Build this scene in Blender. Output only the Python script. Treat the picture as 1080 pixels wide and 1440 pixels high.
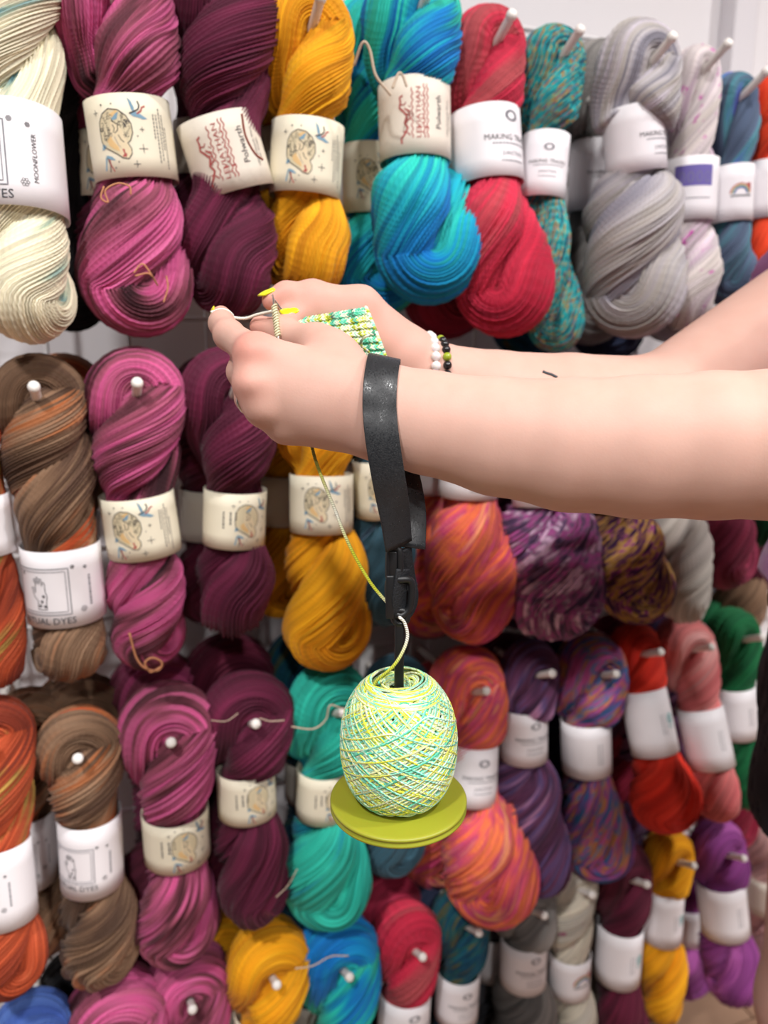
import bpy, bmesh, math, random
import numpy as np
from mathutils import Vector

for o in list(bpy.data.objects):
    bpy.data.objects.remove(o, do_unlink=True)
SC = bpy.context.scene
COL = SC.collection

# ------------------------------------------------------------------ camera
YAW, PITCH, FPX = math.radians(20.6), math.radians(13.5), 1080.0
CAM = np.array([0.0, 0.0, 1.2])
HEAD = np.array([math.sin(YAW), math.cos(YAW), 0.0])
RIGHT = np.array([math.cos(YAW), -math.sin(YAW), 0.0])
ZUP = np.array([0.0, 0.0, 1.0])
FWD = HEAD * math.cos(PITCH) - ZUP * math.sin(PITCH)
UPV = HEAD * math.sin(PITCH) + ZUP * math.cos(PITCH)
cd = bpy.data.cameras.new('camera')
cam = bpy.data.objects.new('camera', cd)
COL.objects.link(cam)
cam.location = CAM
cam.rotation_euler = (math.pi / 2 - PITCH, 0, -YAW)
cd.sensor_fit = 'AUTO'
cd.sensor_width = 36.0
cd.lens = 27.0
cd.clip_start = 0.02
cd.dof.use_dof = True
cd.dof.focus_distance = 0.475
cd.dof.aperture_fstop = 5.0
SC.camera = cam

# ------------------------------------------------------------------ light
w = bpy.data.worlds.new('shop_air')
SC.world = w
w.use_nodes = True
w.node_tree.nodes['Background'].inputs[0].default_value = (0.97, 0.97, 1.0, 1)
w.node_tree.nodes['Background'].inputs[1].default_value = 0.085
CEIL = 2.75
LAMPS = [(-0.70, -0.50, 33), (0.50, -0.50, 22), (1.70, -0.50, 36), (-0.3, -1.8, 26), (1.2, -1.8, 32)]  # last two are unseen, added behind the camera to fill the arms
for i, (lx, ly, e) in enumerate(LAMPS):
    ld = bpy.data.lights.new('ceiling_lamp_light', 'AREA')
    ld.shape = 'DISK'
    ld.size = 0.16
    ld.energy = e
    ld.spread = math.radians(150)
    ld.color = (1.0, 0.985, 0.975)
    lo = bpy.data.objects.new('ceiling_lamp_light', ld)
    COL.objects.link(lo)
    lo.location = (lx, ly, CEIL - 0.085)
SC.view_settings.view_transform = 'Standard'
SC.view_settings.look = 'None'
SC.view_settings.gamma = 1.0
SC.view_settings.use_curve_mapping = False
SC.view_settings.exposure = -0.10

# ------------------------------------------------------------------ helpers
def P(px, py, depth):
    return CAM + depth * (FWD + (px - 540) / FPX * RIGHT + (720 - py) / FPX * UPV)
def ray(px, py):
    return FWD + (px - 540) / FPX * RIGHT + (720 - py) / FPX * UPV
def at_y(px, py, y):
    d = ray(px, py)
    return CAM + d * (y / d[1])
def at_x(px, py, x):
    d = ray(px, py)
    return CAM + d * (x / d[0])
def depth_of(p):
    return float((np.asarray(p) - CAM) @ FWD)
def LHZ(lat, head, z):
    return np.array([0, 0, z]) + lat * RIGHT + head * HEAD
def unit(v):
    v = np.asarray(v, float)
    return v / (np.linalg.norm(v) + 1e-12)
def lin(h):
    h = h.lstrip('#')
    out = []
    for i in (0, 2, 4):
        c = int(h[i:i + 2], 16) / 255
        out.append(c / 12.92 if c <= 0.04045 else ((c + 0.055) / 1.055) ** 2.4)
    return tuple(out) + (1.0,)

def tag(o, label=None, cat=None, group=None, kind=None):
    if label: o['label'] = label
    if cat: o['category'] = cat
    if group: o['group'] = group
    if kind: o['kind'] = kind
    return o
def empty(name, loc, label=None, cat=None, group=None):
    o = bpy.data.objects.new(name, None)
    o.empty_display_size = 0.02
    COL.objects.link(o)
    o.location = Vector(loc)
    return tag(o, label, cat, group)
def world_loc(o):
    v = np.zeros(3)
    while o is not None:
        v += np.array(o.location)
        o = o.parent
    return v

def fast_mesh(name, V, Fq, smooth=True, uv=None, midx=None):
    """V (n,3); Fq (m,k) with equal k, or list of lists"""
    me = bpy.data.meshes.new(name)
    V = np.asarray(V, dtype=np.float32)
    if isinstance(Fq, np.ndarray):
        m, k = Fq.shape
        me.vertices.add(len(V))
        me.vertices.foreach_set('co', V.ravel())
        me.loops.add(m * k)
        me.loops.foreach_set('vertex_index', Fq.astype(np.int32).ravel())
        me.polygons.add(m)
        me.polygons.foreach_set('loop_start', np.arange(0, m * k, k, dtype=np.int32))
        me.update(calc_edges=True)
    else:
        me.from_pydata(V.tolist(), [], Fq)
    if smooth:
        me.polygons.foreach_set('use_smooth', np.ones(len(me.polygons), dtype=bool))
    if uv is not None:
        lay = me.uv_layers.new(name='UVMap')
        li = np.zeros(len(me.loops), dtype=np.int32)
        me.loops.foreach_get('vertex_index', li)
        lay.data.foreach_set('uv', np.asarray(uv, dtype=np.float32)[li].ravel() if len(uv) == len(V)
                             else np.asarray(uv, dtype=np.float32).ravel())
    if midx is not None:
        me.polygons.foreach_set('material_index', np.asarray(midx, dtype=np.int32))
    me.validate()
    return me

def mobj(name, V, Fq, mat, parent=None, smooth=True, uv=None, midx=None, loc=None):
    V = np.asarray(V, dtype=float)
    if parent is not None:
        V = V - world_loc(parent)
    elif loc is not None:
        V = V - np.asarray(loc)
    me = fast_mesh(name, V, Fq, smooth, uv, midx)
    for m in (mat if isinstance(mat, (list, tuple)) else [mat]):
        me.materials.append(m)
    o = bpy.data.objects.new(name, me)
    COL.objects.link(o)
    if parent is not None:
        o.parent = parent
    elif loc is not None:
        o.location = Vector(loc)
    return o

class MB:
    """collects small shapes (vertices + faces) for one mesh"""
    def __init__(s):
        s.v, s.f = [], []
    def add(s, V, Fs):
        n = len(s.v)
        s.v.extend([tuple(map(float, q)) for q in V])
        s.f.extend([[int(i) + n for i in f] for f in Fs])
        return s
    def box(s, lo, hi, M=None, o=(0, 0, 0), bev=0.0):
        lo, hi = np.array(lo, float), np.array(hi, float)
        if bev <= 0:
            c = [(x, y, z) for x in (lo[0], hi[0]) for y in (lo[1], hi[1]) for z in (lo[2], hi[2])]
            f = [(0, 1, 3, 2), (4, 6, 7, 5), (0, 4, 5, 1), (2, 3, 7, 6), (0, 2, 6, 4), (1, 5, 7, 3)]
        else:
            bm = bmesh.new()
            bmesh.ops.create_cube(bm, size=1.0)
            for v in bm.verts:
                v.co = Vector(((lo + hi) / 2 + np.array(v.co) * (hi - lo)))
            bmesh.ops.bevel(bm, geom=list(bm.edges), offset=bev, segments=2, profile=0.6, affect='EDGES')
            bm.verts.index_update()
            c = [tuple(v.co) for v in bm.verts]
            f = [[v.index for v in q.verts] for q in bm.faces]
            bm.free()
        c = np.array(c)
        if M is not None:
            c = c @ np.asarray(M)
        return s.add(c + np.asarray(o), f)
    def tube(s, pts, r, n=8, closed=False, caps=True):
        V, F4 = tube_arrays(pts, r, n, closed)
        F = [list(q) for q in F4]
        if caps and not closed:
            F.append(list(range(n))[::-1])
            m = (len(V) // n - 1) * n
            F.append([m + i for i in range(n)])
        return s.add(V, F)
    def lathe(s, prof, n=32, o=(0, 0, 0), M=None):
        V = []
        for r, z in prof:
            for i in range(n):
                a = 2 * math.pi * i / n
                V.append((r * math.cos(a), r * math.sin(a), z))
        F = []
        for j in range(len(prof) - 1):
            for i in range(n):
                F.append([j * n + i, j * n + (i + 1) % n, (j + 1) * n + (i + 1) % n, (j + 1) * n + i])
        V = np.array(V)
        if M is not None:
            V = V @ np.asarray(M)
        return s.add(V + np.asarray(o), F)
    def build(s, name, mat, parent=None, smooth=True, loc=None):
        return mobj(name, np.array(s.v), s.f, mat, parent, smooth, loc=loc)

def frames(pts, closed=False):
    pts = np.asarray(pts, float)
    if closed:
        T = np.roll(pts, -1, 0) - np.roll(pts, 1, 0)
    else:
        T = np.gradient(pts, axis=0)
    T /= np.linalg.norm(T, axis=1)[:, None] + 1e-12
    N = np.zeros_like(T)
    a = np.array([0, 0, 1.0]) if abs(T[0][2]) < 0.9 else np.array([1.0, 0, 0])
    n = unit(a - T[0] * (a @ T[0]))
    for i in range(len(T)):
        n = unit(n - T[i] * (n @ T[i]))
        N[i] = n
    return T, N, np.cross(T, N)

def tube_arrays(pts, r, n=8, closed=False):
    pts = np.asarray(pts, float)
    T, N, B = frames(pts, closed)
    r = np.broadcast_to(np.asarray(r, float), (len(pts),))
    a = 2 * np.pi * np.arange(n) / n
    V = pts[:, None, :] + r[:, None, None] * (np.cos(a)[None, :, None] * N[:, None, :] + np.sin(a)[None, :, None] * B[:, None, :])
    m = len(pts)
    i = np.arange(m if closed else m - 1)
    j = np.arange(n)
    I, J = np.meshgrid(i, j, indexing='ij')
    I2, J2 = (I + 1) % m, (J + 1) % n
    F = np.stack([I * n + J, I * n + J2, I2 * n + J2, I2 * n + J], -1).reshape(-1, 4)
    return V.reshape(-1, 3), F

def spline(pts, n=40, closed=False):
    """Catmull-Rom through pts"""
    pts = np.asarray(pts, float)
    m = len(pts)
    out = []
    segs = m if closed else m - 1
    per = max(2, n // segs)
    for i in range(segs):
        if closed:
            p0, p1, p2, p3 = pts[(i - 1) % m], pts[i], pts[(i + 1) % m], pts[(i + 2) % m]
        else:
            p1, p2 = pts[i], pts[i + 1]
            p0 = pts[i - 1] if i > 0 else 2 * p1 - p2
            p3 = pts[i + 2] if i + 2 < m else 2 * p2 - p1
        for t in np.arange(per) / per:
            out.append(0.5 * ((2 * p1) + (-p0 + p2) * t + (2 * p0 - 5 * p1 + 4 * p2 - p3) * t * t + (-p0 + 3 * p1 - 3 * p2 + p3) * t ** 3))
    if not closed:
        out.append(pts[-1])
    return np.array(out)

# ------------------------------------------------------------------ materials
MATS = {}
def mat(name, color, rough=0.6, metal=0.0, noise=0.0, nscale=40.0, bump=0.0, bscale=200.0, sheen=0.0,
        spec=0.5, emit=None, trans=0.0, sss=0.0, coat=0.0):
    if name in MATS: return MATS[name]
    m = bpy.data.materials.new(name)
    m.use_nodes = True
    nt = m.node_tree
    b = nt.nodes['Principled BSDF']
    c = lin(color) if isinstance(color, str) else color
    b.inputs['Base Color'].default_value = c
    b.inputs['Roughness'].default_value = rough
    b.inputs['Metallic'].default_value = metal
    b.inputs['Specular IOR Level'].default_value = spec
    b.inputs['Sheen Weight'].default_value = sheen
    b.inputs['Transmission Weight'].default_value = trans
    b.inputs['Coat Weight'].default_value = coat
    if sss:
        b.inputs['Subsurface Weight'].default_value = sss
        b.inputs['Subsurface Scale'].default_value = 0.004
    if emit:
        b.inputs['Emission Color'].default_value = c
        b.inputs['Emission Strength'].default_value = emit
    if noise or bump:
        tc = nt.nodes.new('ShaderNodeTexCoord')
    if noise:
        n = nt.nodes.new('ShaderNodeTexNoise')
        n.inputs['Scale'].default_value = nscale
        n.inputs['Detail'].default_value = 4
        nt.links.new(tc.outputs['Object'], n.inputs['Vector'])
        mx = nt.nodes.new('ShaderNodeMix')
        mx.data_type = 'RGBA'
        mx.inputs[6].default_value = tuple(max(0, x * (1 - noise)) for x in c[:3]) + (1,)
        mx.inputs[7].default_value = tuple(min(1, x * (1 + noise)) for x in c[:3]) + (1,)
        nt.links.new(n.outputs['Fac'], mx.inputs[0])
        nt.links.new(mx.outputs[2], b.inputs['Base Color'])
    if bump:
        n2 = nt.nodes.new('ShaderNodeTexNoise')
        n2.inputs['Scale'].default_value = bscale
        nt.links.new(tc.outputs['Object'], n2.inputs['Vector'])
        bp = nt.nodes.new('ShaderNodeBump')
        bp.inputs['Strength'].default_value = bump
        bp.inputs['Distance'].default_value = 0.001
        nt.links.new(n2.outputs['Fac'], bp.inputs['Height'])
        nt.links.new(bp.outputs[0], b.inputs['Normal'])
    MATS[name] = m
    return m

def yarn_mat(name, stops, freq=9.0, across=0.25, ply=0.0035, jitter=0.20, speck=None, rough=0.75, seed=0.0, bump=0.3, warp=0.05, sheen=0.08):
    """dyed yarn: UV.x counts strands, UV.y is metres along the yarn.  Dye sections follow the yarn's length."""
    if name in MATS: return MATS[name]
    m = bpy.data.materials.new(name)
    m.use_nodes = True
    nt = m.node_tree
    N, L = nt.nodes, nt.links
    b = N['Principled BSDF']
    b.inputs['Roughness'].default_value = rough
    b.inputs['Specular IOR Level'].default_value = 0.25
    b.inputs['Sheen Weight'].default_value = sheen
    b.inputs['Sheen Roughness'].default_value = 0.5
    uv = N.new('ShaderNodeUVMap'); uv.uv_map = 'UVMap'
    sp = N.new('ShaderNodeSeparateXYZ'); L.new(uv.outputs[0], sp.inputs[0])
    def math_(op, a, bb=None):
        n = N.new('ShaderNodeMath'); n.operation = op
        for i, q in enumerate((a, bb)):
            if q is None: continue
            if isinstance(q, (int, float)): n.inputs[i].default_value = q
            else: L.new(q, n.inputs[i])
        return n.outputs[0]
    fl = math_('FLOOR', sp.outputs[0])
    wn = N.new('ShaderNodeTexWhiteNoise'); wn.noise_dimensions = '1D'
    L.new(math_('ADD', fl, seed * 7.3), wn.inputs['W'])
    vj = math_('ADD', sp.outputs[1], math_('MULTIPLY', wn.outputs['Value'], warp))
    cx = N.new('ShaderNodeCombineXYZ')
    L.new(math_('MULTIPLY', vj, freq), cx.inputs[0])
    L.new(math_('MULTIPLY', sp.outputs[0], across), cx.inputs[1])
    cx.inputs[2].default_value = seed * 3.1
    no = N.new('ShaderNodeTexNoise')
    no.inputs['Scale'].default_value = 1.0
    no.inputs['Detail'].default_value = 2.0
    no.inputs['Roughness'].default_value = 0.55
    L.new(cx.outputs[0], no.inputs['Vector'])
    rp = N.new('ShaderNodeValToRGB')
    e = rp.color_ramp.elements
    k = len(stops)
    for i, s in enumerate(stops):
        pos, c = s if isinstance(s, tuple) else (0.25 + 0.5 * (i / max(1, k - 1)), s)
        if i < 2:
            el = e[i]; el.position = pos
        else:
            el = e.new(pos)
        el.color = lin(c)
    if k == 1:
        e[1].position = 1.0; e[1].color = lin(stops[0] if isinstance(stops[0], str) else stops[0][1])
    L.new(math_('ADD', math_('MULTIPLY', math_('SUBTRACT', no.outputs['Fac'], 0.5), 1.55), 0.5), rp.inputs[0])
    col = rp.outputs[0]
    if speck:
        cs = N.new('ShaderNodeCombineXYZ')
        L.new(math_('MULTIPLY', sp.outputs[1], 70.0), cs.inputs[0])
        L.new(math_('MULTIPLY', sp.outputs[0], 0.6), cs.inputs[1])
        cs.inputs[2].default_value = seed * 1.7 + 4
        ns = N.new('ShaderNodeTexNoise'); ns.inputs['Scale'].default_value = 1.0
        L.new(cs.outputs[0], ns.inputs['Vector'])
        mr = N.new('ShaderNodeMapRange')
        mr.inputs[1].default_value = speck[1]; mr.inputs[2].default_value = speck[1] + 0.06
        L.new(ns.outputs['Fac'], mr.inputs[0])
        mx = N.new('ShaderNodeMix'); mx.data_type = 'RGBA'
        L.new(mr.outputs[0], mx.inputs[0]); L.new(col, mx.inputs[6])
        mx.inputs[7].default_value = lin(speck[0])
        col = mx.outputs[2]
    hs = N.new('ShaderNodeHueSaturation')
    L.new(math_('ADD', 1.0 - jitter, math_('MULTIPLY', wn.outputs['Value'], 2 * jitter)), hs.inputs['Value'])
    L.new(col, hs.inputs['Color'])
    L.new(hs.outputs[0], b.inputs['Base Color'])
    ph = math_('MULTIPLY', math_('ADD', math_('DIVIDE', sp.outputs[1], ply), sp.outputs[0]), 2 * math.pi)
    sn = math_('SINE', ph)
    bp = N.new('ShaderNodeBump'); bp.inputs['Strength'].default_value = bump; bp.inputs['Distance'].default_value = 0.0004
    L.new(sn, bp.inputs['Height'])
    L.new(bp.outputs[0], b.inputs['Normal'])
    MATS[name] = m
    return m

M_white = mat('painted_white_wall', '#ece8ea', 0.7, noise=0.03, nscale=3, bump=0.05, bscale=80)
M_wire = mat('white_coated_wire', '#e9e6e6', 0.4)
M_peg = mat('white_peg_plastic', '#efeae4', 0.45)
M_paper_cream = mat('cream_label_paper', '#efe7cf', 0.6, noise=0.03, nscale=60)
M_paper_white = mat('white_label_paper', '#f1edf0', 0.5, noise=0.02, nscale=60)
M_paper_buff = mat('buff_label_paper', '#e8dfd0', 0.6, noise=0.04, nscale=50)
M_ink = mat('black_ink', '#33333a', 0.7)
M_inkgrey = mat('grey_ink', '#7b7b82', 0.7)
M_inkred = mat('brick_red_ink', '#b0524e', 0.7)
M_inkblue = mat('swallow_blue_ink', '#7ea3b8', 0.7)
M_inktan = mat('tan_ink', '#e3bf86', 0.7)
M_inkwool = mat('wool_beige_ink', '#d8cba9', 0.7)
M_inkface = mat('sheep_face_ink', '#e4d3b0', 0.7)
M_inkteal = mat('teal_ink', '#4aa6a6', 0.7)
M_inkpurple = mat('purple_ink', '#6b5fa8', 0.7)
M_string = mat('peach_tie_string', '#c98a62', 0.8)
M_string_pale = mat('pale_tie_string', '#c9b59f', 0.8)
PRINTS = [M_ink, M_inkgrey, M_inkred, M_inkblue, M_inktan, M_inkwool, M_inkface, M_inkteal, M_inkpurple]
INK, GREY, RED, BLUE, TAN, WOOL, FACE, TEAL, PURP = range(9)

# ------------------------------------------------------------------ the setting
WALL_Y, GRID_Y = 0.965, 0.90
def struct(name, mb, m, smooth=False):
    o = mb.build(name, m, None, smooth)
    o['kind'] = 'structure'
    return o
fl = struct('floor', MB().box((-2.5, -2.6, -0.06), (3.6, WALL_Y + 0.02, -0.012)), mat('floor_joint', '#3a2c24', 0.8))
pm = [mat('wood_plank_%s' % n, c, 0.45, noise=0.25, nscale=9, bump=0.1) for n, c in (('a', '#8a6a54'), ('b', '#7b5c49'), ('c', '#94755e'))]
rnd = random.Random(3)
for i in range(20):
    y0 = WALL_Y - 0.005 - 0.14 * (i + 1)
    xs = -2.5 + rnd.uniform(0, 0.9) - 0.9
    k = 0
    while xs < 3.6:
        x1 = xs + 1.4
        a, b_ = max(xs, -2.5), min(x1, 3.6)
        if b_ - a > 0.1:
            MB().box((a + 0.0015, y0 + 0.0015, -0.02), (b_ - 0.0015, y0 + 0.1385, 0.0), bev=0.001).build('plank', pm[(i + k) % 3], fl, False)
        xs = x1
        k += 1
struct('wall_back', MB().box((-2.5, WALL_Y, -0.06), (3.6, WALL_Y + 0.1, CEIL)), M_white)
struct('wall_right', MB().box((3.6, -2.6, -0.06), (3.7, WALL_Y + 0.1, CEIL)), M_white)
struct('ceiling', MB().box((-2.5, -2.6, CEIL), (3.7, WALL_Y + 0.1, CEIL + 0.08)), M_white)
struct('trim_1', MB().box((0.865, WALL_Y - 0.03, 0.0), (0.905, WALL_Y, CEIL), bev=0.004), mat('grey_trim_paint', '#e4e0e4', 0.6))
struct('baseboard_back', MB().box((-2.5, WALL_Y - 0.014, 0.0), (0.84, WALL_Y, 0.09), bev=0.003), M_white)

# ceiling downlights; the rear pair is added fill
for i, (lx, ly, e) in enumerate(LAMPS):
    place = ['over the left skeins', 'over the knitting hands', 'over the far right skeins', 'added unseen behind the photographer on the left as fill', 'added unseen behind the photographer on the right as fill'][i]
    t = empty('ceiling_light', (lx, ly, CEIL), 'round white recessed ceiling light ' + place, 'ceiling light', 'round ceiling lights')
    MB().lathe([(0.088, 0.0), (0.1, 0.0), (0.1, -0.05), (0.084, -0.052), (0.084, -0.002)], 32, (lx, ly, CEIL)).build('housing', M_wire, t)
    MB().lathe([(0.0005, -0.03), (0.083, -0.03), (0.083, -0.012), (0.0005, -0.012)], 32, (lx, ly, CEIL)).build('diffuser', mat('lit_diffuser', '#fff6ea', 0.5, emit=6.0), t)

# wire grid display panels: vertical and horizontal wires, each a piece
CELL = 0.084
wire_v = wire_h = None
def grid_panel(x0, x1, z0, z1, label):
    t = empty('wire_grid_panel', (x0, GRID_Y, z0), label, 'display grid', 'white wire grid panels')
    nx = int(round((x1 - x0) / CELL))
    mv = fast_mesh('wire', *tube_arrays([(0, 0, 0), (0, 0, z1 - z0)], 0.0028, 8)); mv.materials.append(M_wire)
    for i in range(nx + 1):
        o = bpy.data.objects.new('wire', mv); COL.objects.link(o); o.parent = t
        o.location = (i * CELL, 0, 0)
    mh = fast_mesh('wire', *tube_arrays([(0, 0, 0), (nx * CELL, 0, 0)], 0.0028, 8)); mh.materials.append(M_wire)
    nz = int((z1 - z0) / CELL)
    for i in range(nz + 1):
        o = bpy.data.objects.new('wire', mh); COL.objects.link(o); o.parent = t
        o.location = (0, -0.0056, z1 - z0 - i * CELL)
    fr = MB().tube([(x0, GRID_Y, z0), (x0, GRID_Y, z1), (x0 + nx * CELL, GRID_Y, z1), (x0 + nx * CELL, GRID_Y, z0)], 0.0048, 8)
    fr.build('frame', M_wire, t)
    for q in (0.15, 0.85):
        x = x0 + (x1 - x0) * q
        MB().box((x - 0.012, GRID_Y + 0.004, z1 - 0.14), (x + 0.012, WALL_Y - 0.0005, z1 - 0.10), bev=0.002).build('wall_bracket', M_wire, t)
    return t
grid_panel(-0.546, -0.546 + 16 * CELL, 0.12, 1.545, 'white wire grid panel behind the left and middle skeins')
grid_panel(0.915, 0.915 + 8 * CELL, 0.12, 1.545, 'white wire grid panel past the grey trim at right')

# ------------------------------------------------------------------ yarn skeins
def lag(H, Mp, B, fm):
    """quadratic through H(0) Mp(fm) B(1)"""
    def f(t):
        t = np.asarray(t, float)[..., None]
        return (H * ((t - fm) * (t - 1)) / (fm) + Mp * (t * (t - 1)) / (fm * (fm - 1)) + B * (t * (t - fm)) / (1 - fm))
    return f

def smoothstep(a, b, x):
    t = np.clip((x - a) / (b - a), 0, 1)
    return t * t * (3 - 2 * t)

def vnoise(rng, n, m, fx, fy):
    """smooth periodic noise (n,m) made of a few sines"""
    X = np.arange(n)[:, None] / n * 2 * np.pi
    Y = np.arange(m)[None, :] / m * 2 * np.pi
    out = np.zeros((n, m))
    for _ in range(7):
        a, b = rng.integers(1, fx + 1), rng.integers(-fy, fy + 1)
        out += np.sin(a * X + b * Y + rng.uniform(0, 6.28)) * rng.uniform(0.4, 1)
    return out / 3.0

def skein_yarn(name, H, Mp, B, fm, E, lab, turns, N, S, ns, seed, mater, parent, phi0=0.0, own=0.6, tuck=True):
    rng = np.random.default_rng(seed)
    ax = lag(H, Mp, B, fm)
    L = np.linalg.norm(B - H)
    w1, wl, w2 = E
    hl = lab[1] / L / 2 if lab else 0.06
    # envelope half-width along the hank
    keys = [(0, w1 * 0.5), (0.16, w1 * 0.5), (max(0.17, fm - hl - 0.13), w1 * 0.49), (fm - hl * 1.2, wl * 0.43), (fm + hl * 1.15, wl * 0.43),
            (min(fm + hl + 0.12, 0.85), w2 * 0.49), (0.86, w2 * 0.5), (1.0, w2 * 0.46)]
    kx, ky = np.array([k[0] for k in keys]), np.array([k[1] for k in keys])
    dd = np.linspace(0, 1, 240)
    ee = np.interp(dd, kx, ky)
    ker = np.hanning(15); ker /= ker.sum()
    ee = np.convolve(np.pad(ee, 7, mode='edge'), ker, 'valid')
    Ef = lambda d: np.interp(d, dd, ee)
    lz = lambda d: smoothstep(fm - hl * 1.6, fm - hl * 0.6, d) * (1 - smoothstep(fm + hl * 0.6, fm + hl * 1.6, d))
    kap = lambda d: 0.5 - 0.05 * smoothstep(0, 0.12, d) - 0.14 * lz(d)
    endf = 1 - (w2 * 0.46) / L          # lower turn-round centre
    wv = rng.uniform(0, 6.28)
    phi = lambda d: phi0 - 2 * np.pi * turns * (d + 0.035 * np.sin(7 * d + wv) - 0.035 * np.sin(wv))
    na = S
    nt, nb = max(12, S // 6), max(12, S // 6)
    C, NR, RR, RB = [], [], [], []
    def frame_xy(d):
        p = phi(d)
        return np.stack([np.cos(p), np.sin(p), np.zeros_like(p)], -1)
    # right arm goes down, lower turn, left arm up, upper turn
    d = np.linspace(0, endf, na)
    n1 = frame_xy(d)
    e = Ef(d)
    C.append(ax(d) + n1 * (e * kap(d))[:, None]); NR.append(n1); RR.append(e * (1 - kap(d))); RB.append(e * (0.68 + 0.20 * lz(d)))
    a = np.linspace(0, np.pi, nb + 2)[1:-1]
    nd = frame_xy(np.array([endf]))[0]
    dn = np.array([0, 0, -1.0])
    nr = np.cos(a)[:, None] * nd + np.sin(a)[:, None] * dn
    e1 = float(Ef(endf)); k1 = float(kap(endf))
    C.append(ax(np.array([endf]))[0] + nr * (e1 * k1)); NR.append(nr)
    RR.append(np.full(nb, e1 * (1 - k1))); RB.append(np.full(nb, e1 * 0.68))
    d2 = d[::-1]
    n2 = -frame_xy(d2)
    e = Ef(d2)
    C.append(ax(d2) + n2 * (e * kap(d2))[:, None]); NR.append(n2); RR.append(e * (1 - kap(d2))); RB.append(e * (0.68 + 0.20 * lz(d2)))
    a = np.linspace(0, np.pi, nt + 2)[1:-1]
    n0 = -frame_xy(np.array([0.0]))[0]
    nr = np.cos(a)[:, None] * n0 + np.sin(a)[:, None] * ZUP
    e0 = float(Ef(0)); k0 = float(kap(0))
    C.append(ax(np.array([0.0]))[0] + nr * (e0 * k0)); NR.append(nr)
    RR.append(np.full(nt, e0 * (1 - k0))); RB.append(np.full(nt, e0 * 0.68))
    C, NR, RR, RB = np.concatenate(C), np.concatenate(NR), np.concatenate(RR), np.concatenate(RB)
    # even out kinks
    for _ in range(3):
        C = 0.25 * np.roll(C, 1, 0) + 0.5 * C + 0.25 * np.roll(C, -1, 0)
        NR = 0.25 * np.roll(NR, 1, 0) + 0.5 * NR + 0.25 * np.roll(NR, -1, 0)
    T = np.roll(C, -1, 0) - np.roll(C, 1, 0)
    T /= np.linalg.norm(T, axis=1)[:, None] + 1e-12
    NR = NR - T * (NR * T).sum(1)[:, None]
    NR /= np.linalg.norm(NR, axis=1)[:, None] + 1e-12
    BN = np.cross(T, NR)
    n = len(C)
    sl = np.concatenate([[0], np.cumsum(np.linalg.norm(np.diff(C, axis=0), axis=1))])
    Mr = N * ns
    th = 2 * np.pi * np.arange(Mr) / Mr
    k = np.arange(Mr) // ns
    fpos = (np.arange(Mr) % ns) / ns
    bump = np.sqrt(np.clip(1 - (2 * fpos - 1) ** 2, 0, 1)) if ns > 3 else np.sin(np.pi * fpos)
    # wandering strands: angular shift and height vary slowly along the yarn
    wob = vnoise(rng, n, N, 9, 6)[:, k] * (0.55 * 2 * np.pi / N)
    wob2 = vnoise(rng, n, N, 5, 3)[:, k] * (1.1 * 2 * np.pi / N)
    hgt = vnoise(rng, n, N, 8, N // 2)[:, k]
    lump = vnoise(rng, n, Mr, 7, 3)
    twist = own * 2 * np.pi * (1 - np.cos(2 * np.pi * np.arange(n) / n)) / 2
    ang = th[None, :] + twist[:, None] + wob + wob2
    rs = np.pi * (RR + RB)[:, None] / 2 / N * 2
    LZ = np.zeros(n); LZ[:na] = lz(d); LZ[na + nb:na + nb + na] = lz(d2)
    offs = rs * ((1.35 if N > 40 else 0.9) * bump[None, :] + ((0.75 if N > 40 else 0.35) * hgt) * (1 - LZ)[:, None] - 0.45)
    sc = 1 + 0.055 * lump * (1 - LZ)[:, None]
    rr, rb = (RR[:, None] * sc + offs), (RB[:, None] * sc + offs)
    V = C[:, None, :] + rr[:, :, None] * np.cos(ang)[:, :, None] * NR[:, None, :] + rb[:, :, None] * np.sin(ang)[:, :, None] * BN[:, None, :]
    I, J = np.meshgrid(np.arange(n), np.arange(Mr), indexing='ij')
    I2, J2 = (I + 1) % n, (J + 1) % Mr
    F = np.stack([I * Mr + J, I * Mr + J2, I2 * Mr + J2, I2 * Mr + J], -1).reshape(-1, 4)[:, ::-1]
    # per-corner uv (strand number, metres)
    u0 = k[J] + fpos[J]; u1 = u0 + 1.0 / ns
    v0 = sl[I]; v1 = np.where(I == n - 1, sl[-1] + 0.003, sl[I2])
    UV = np.stack([np.stack([u0, v0], -1), np.stack([u1, v0], -1), np.stack([u1, v1], -1), np.stack([u0, v1], -1)], 2).reshape(-1, 4, 2)[:, ::-1]
    return mobj(name, V.reshape(-1, 3), F, mater, parent, True, uv=UV.reshape(-1, 2))

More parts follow.
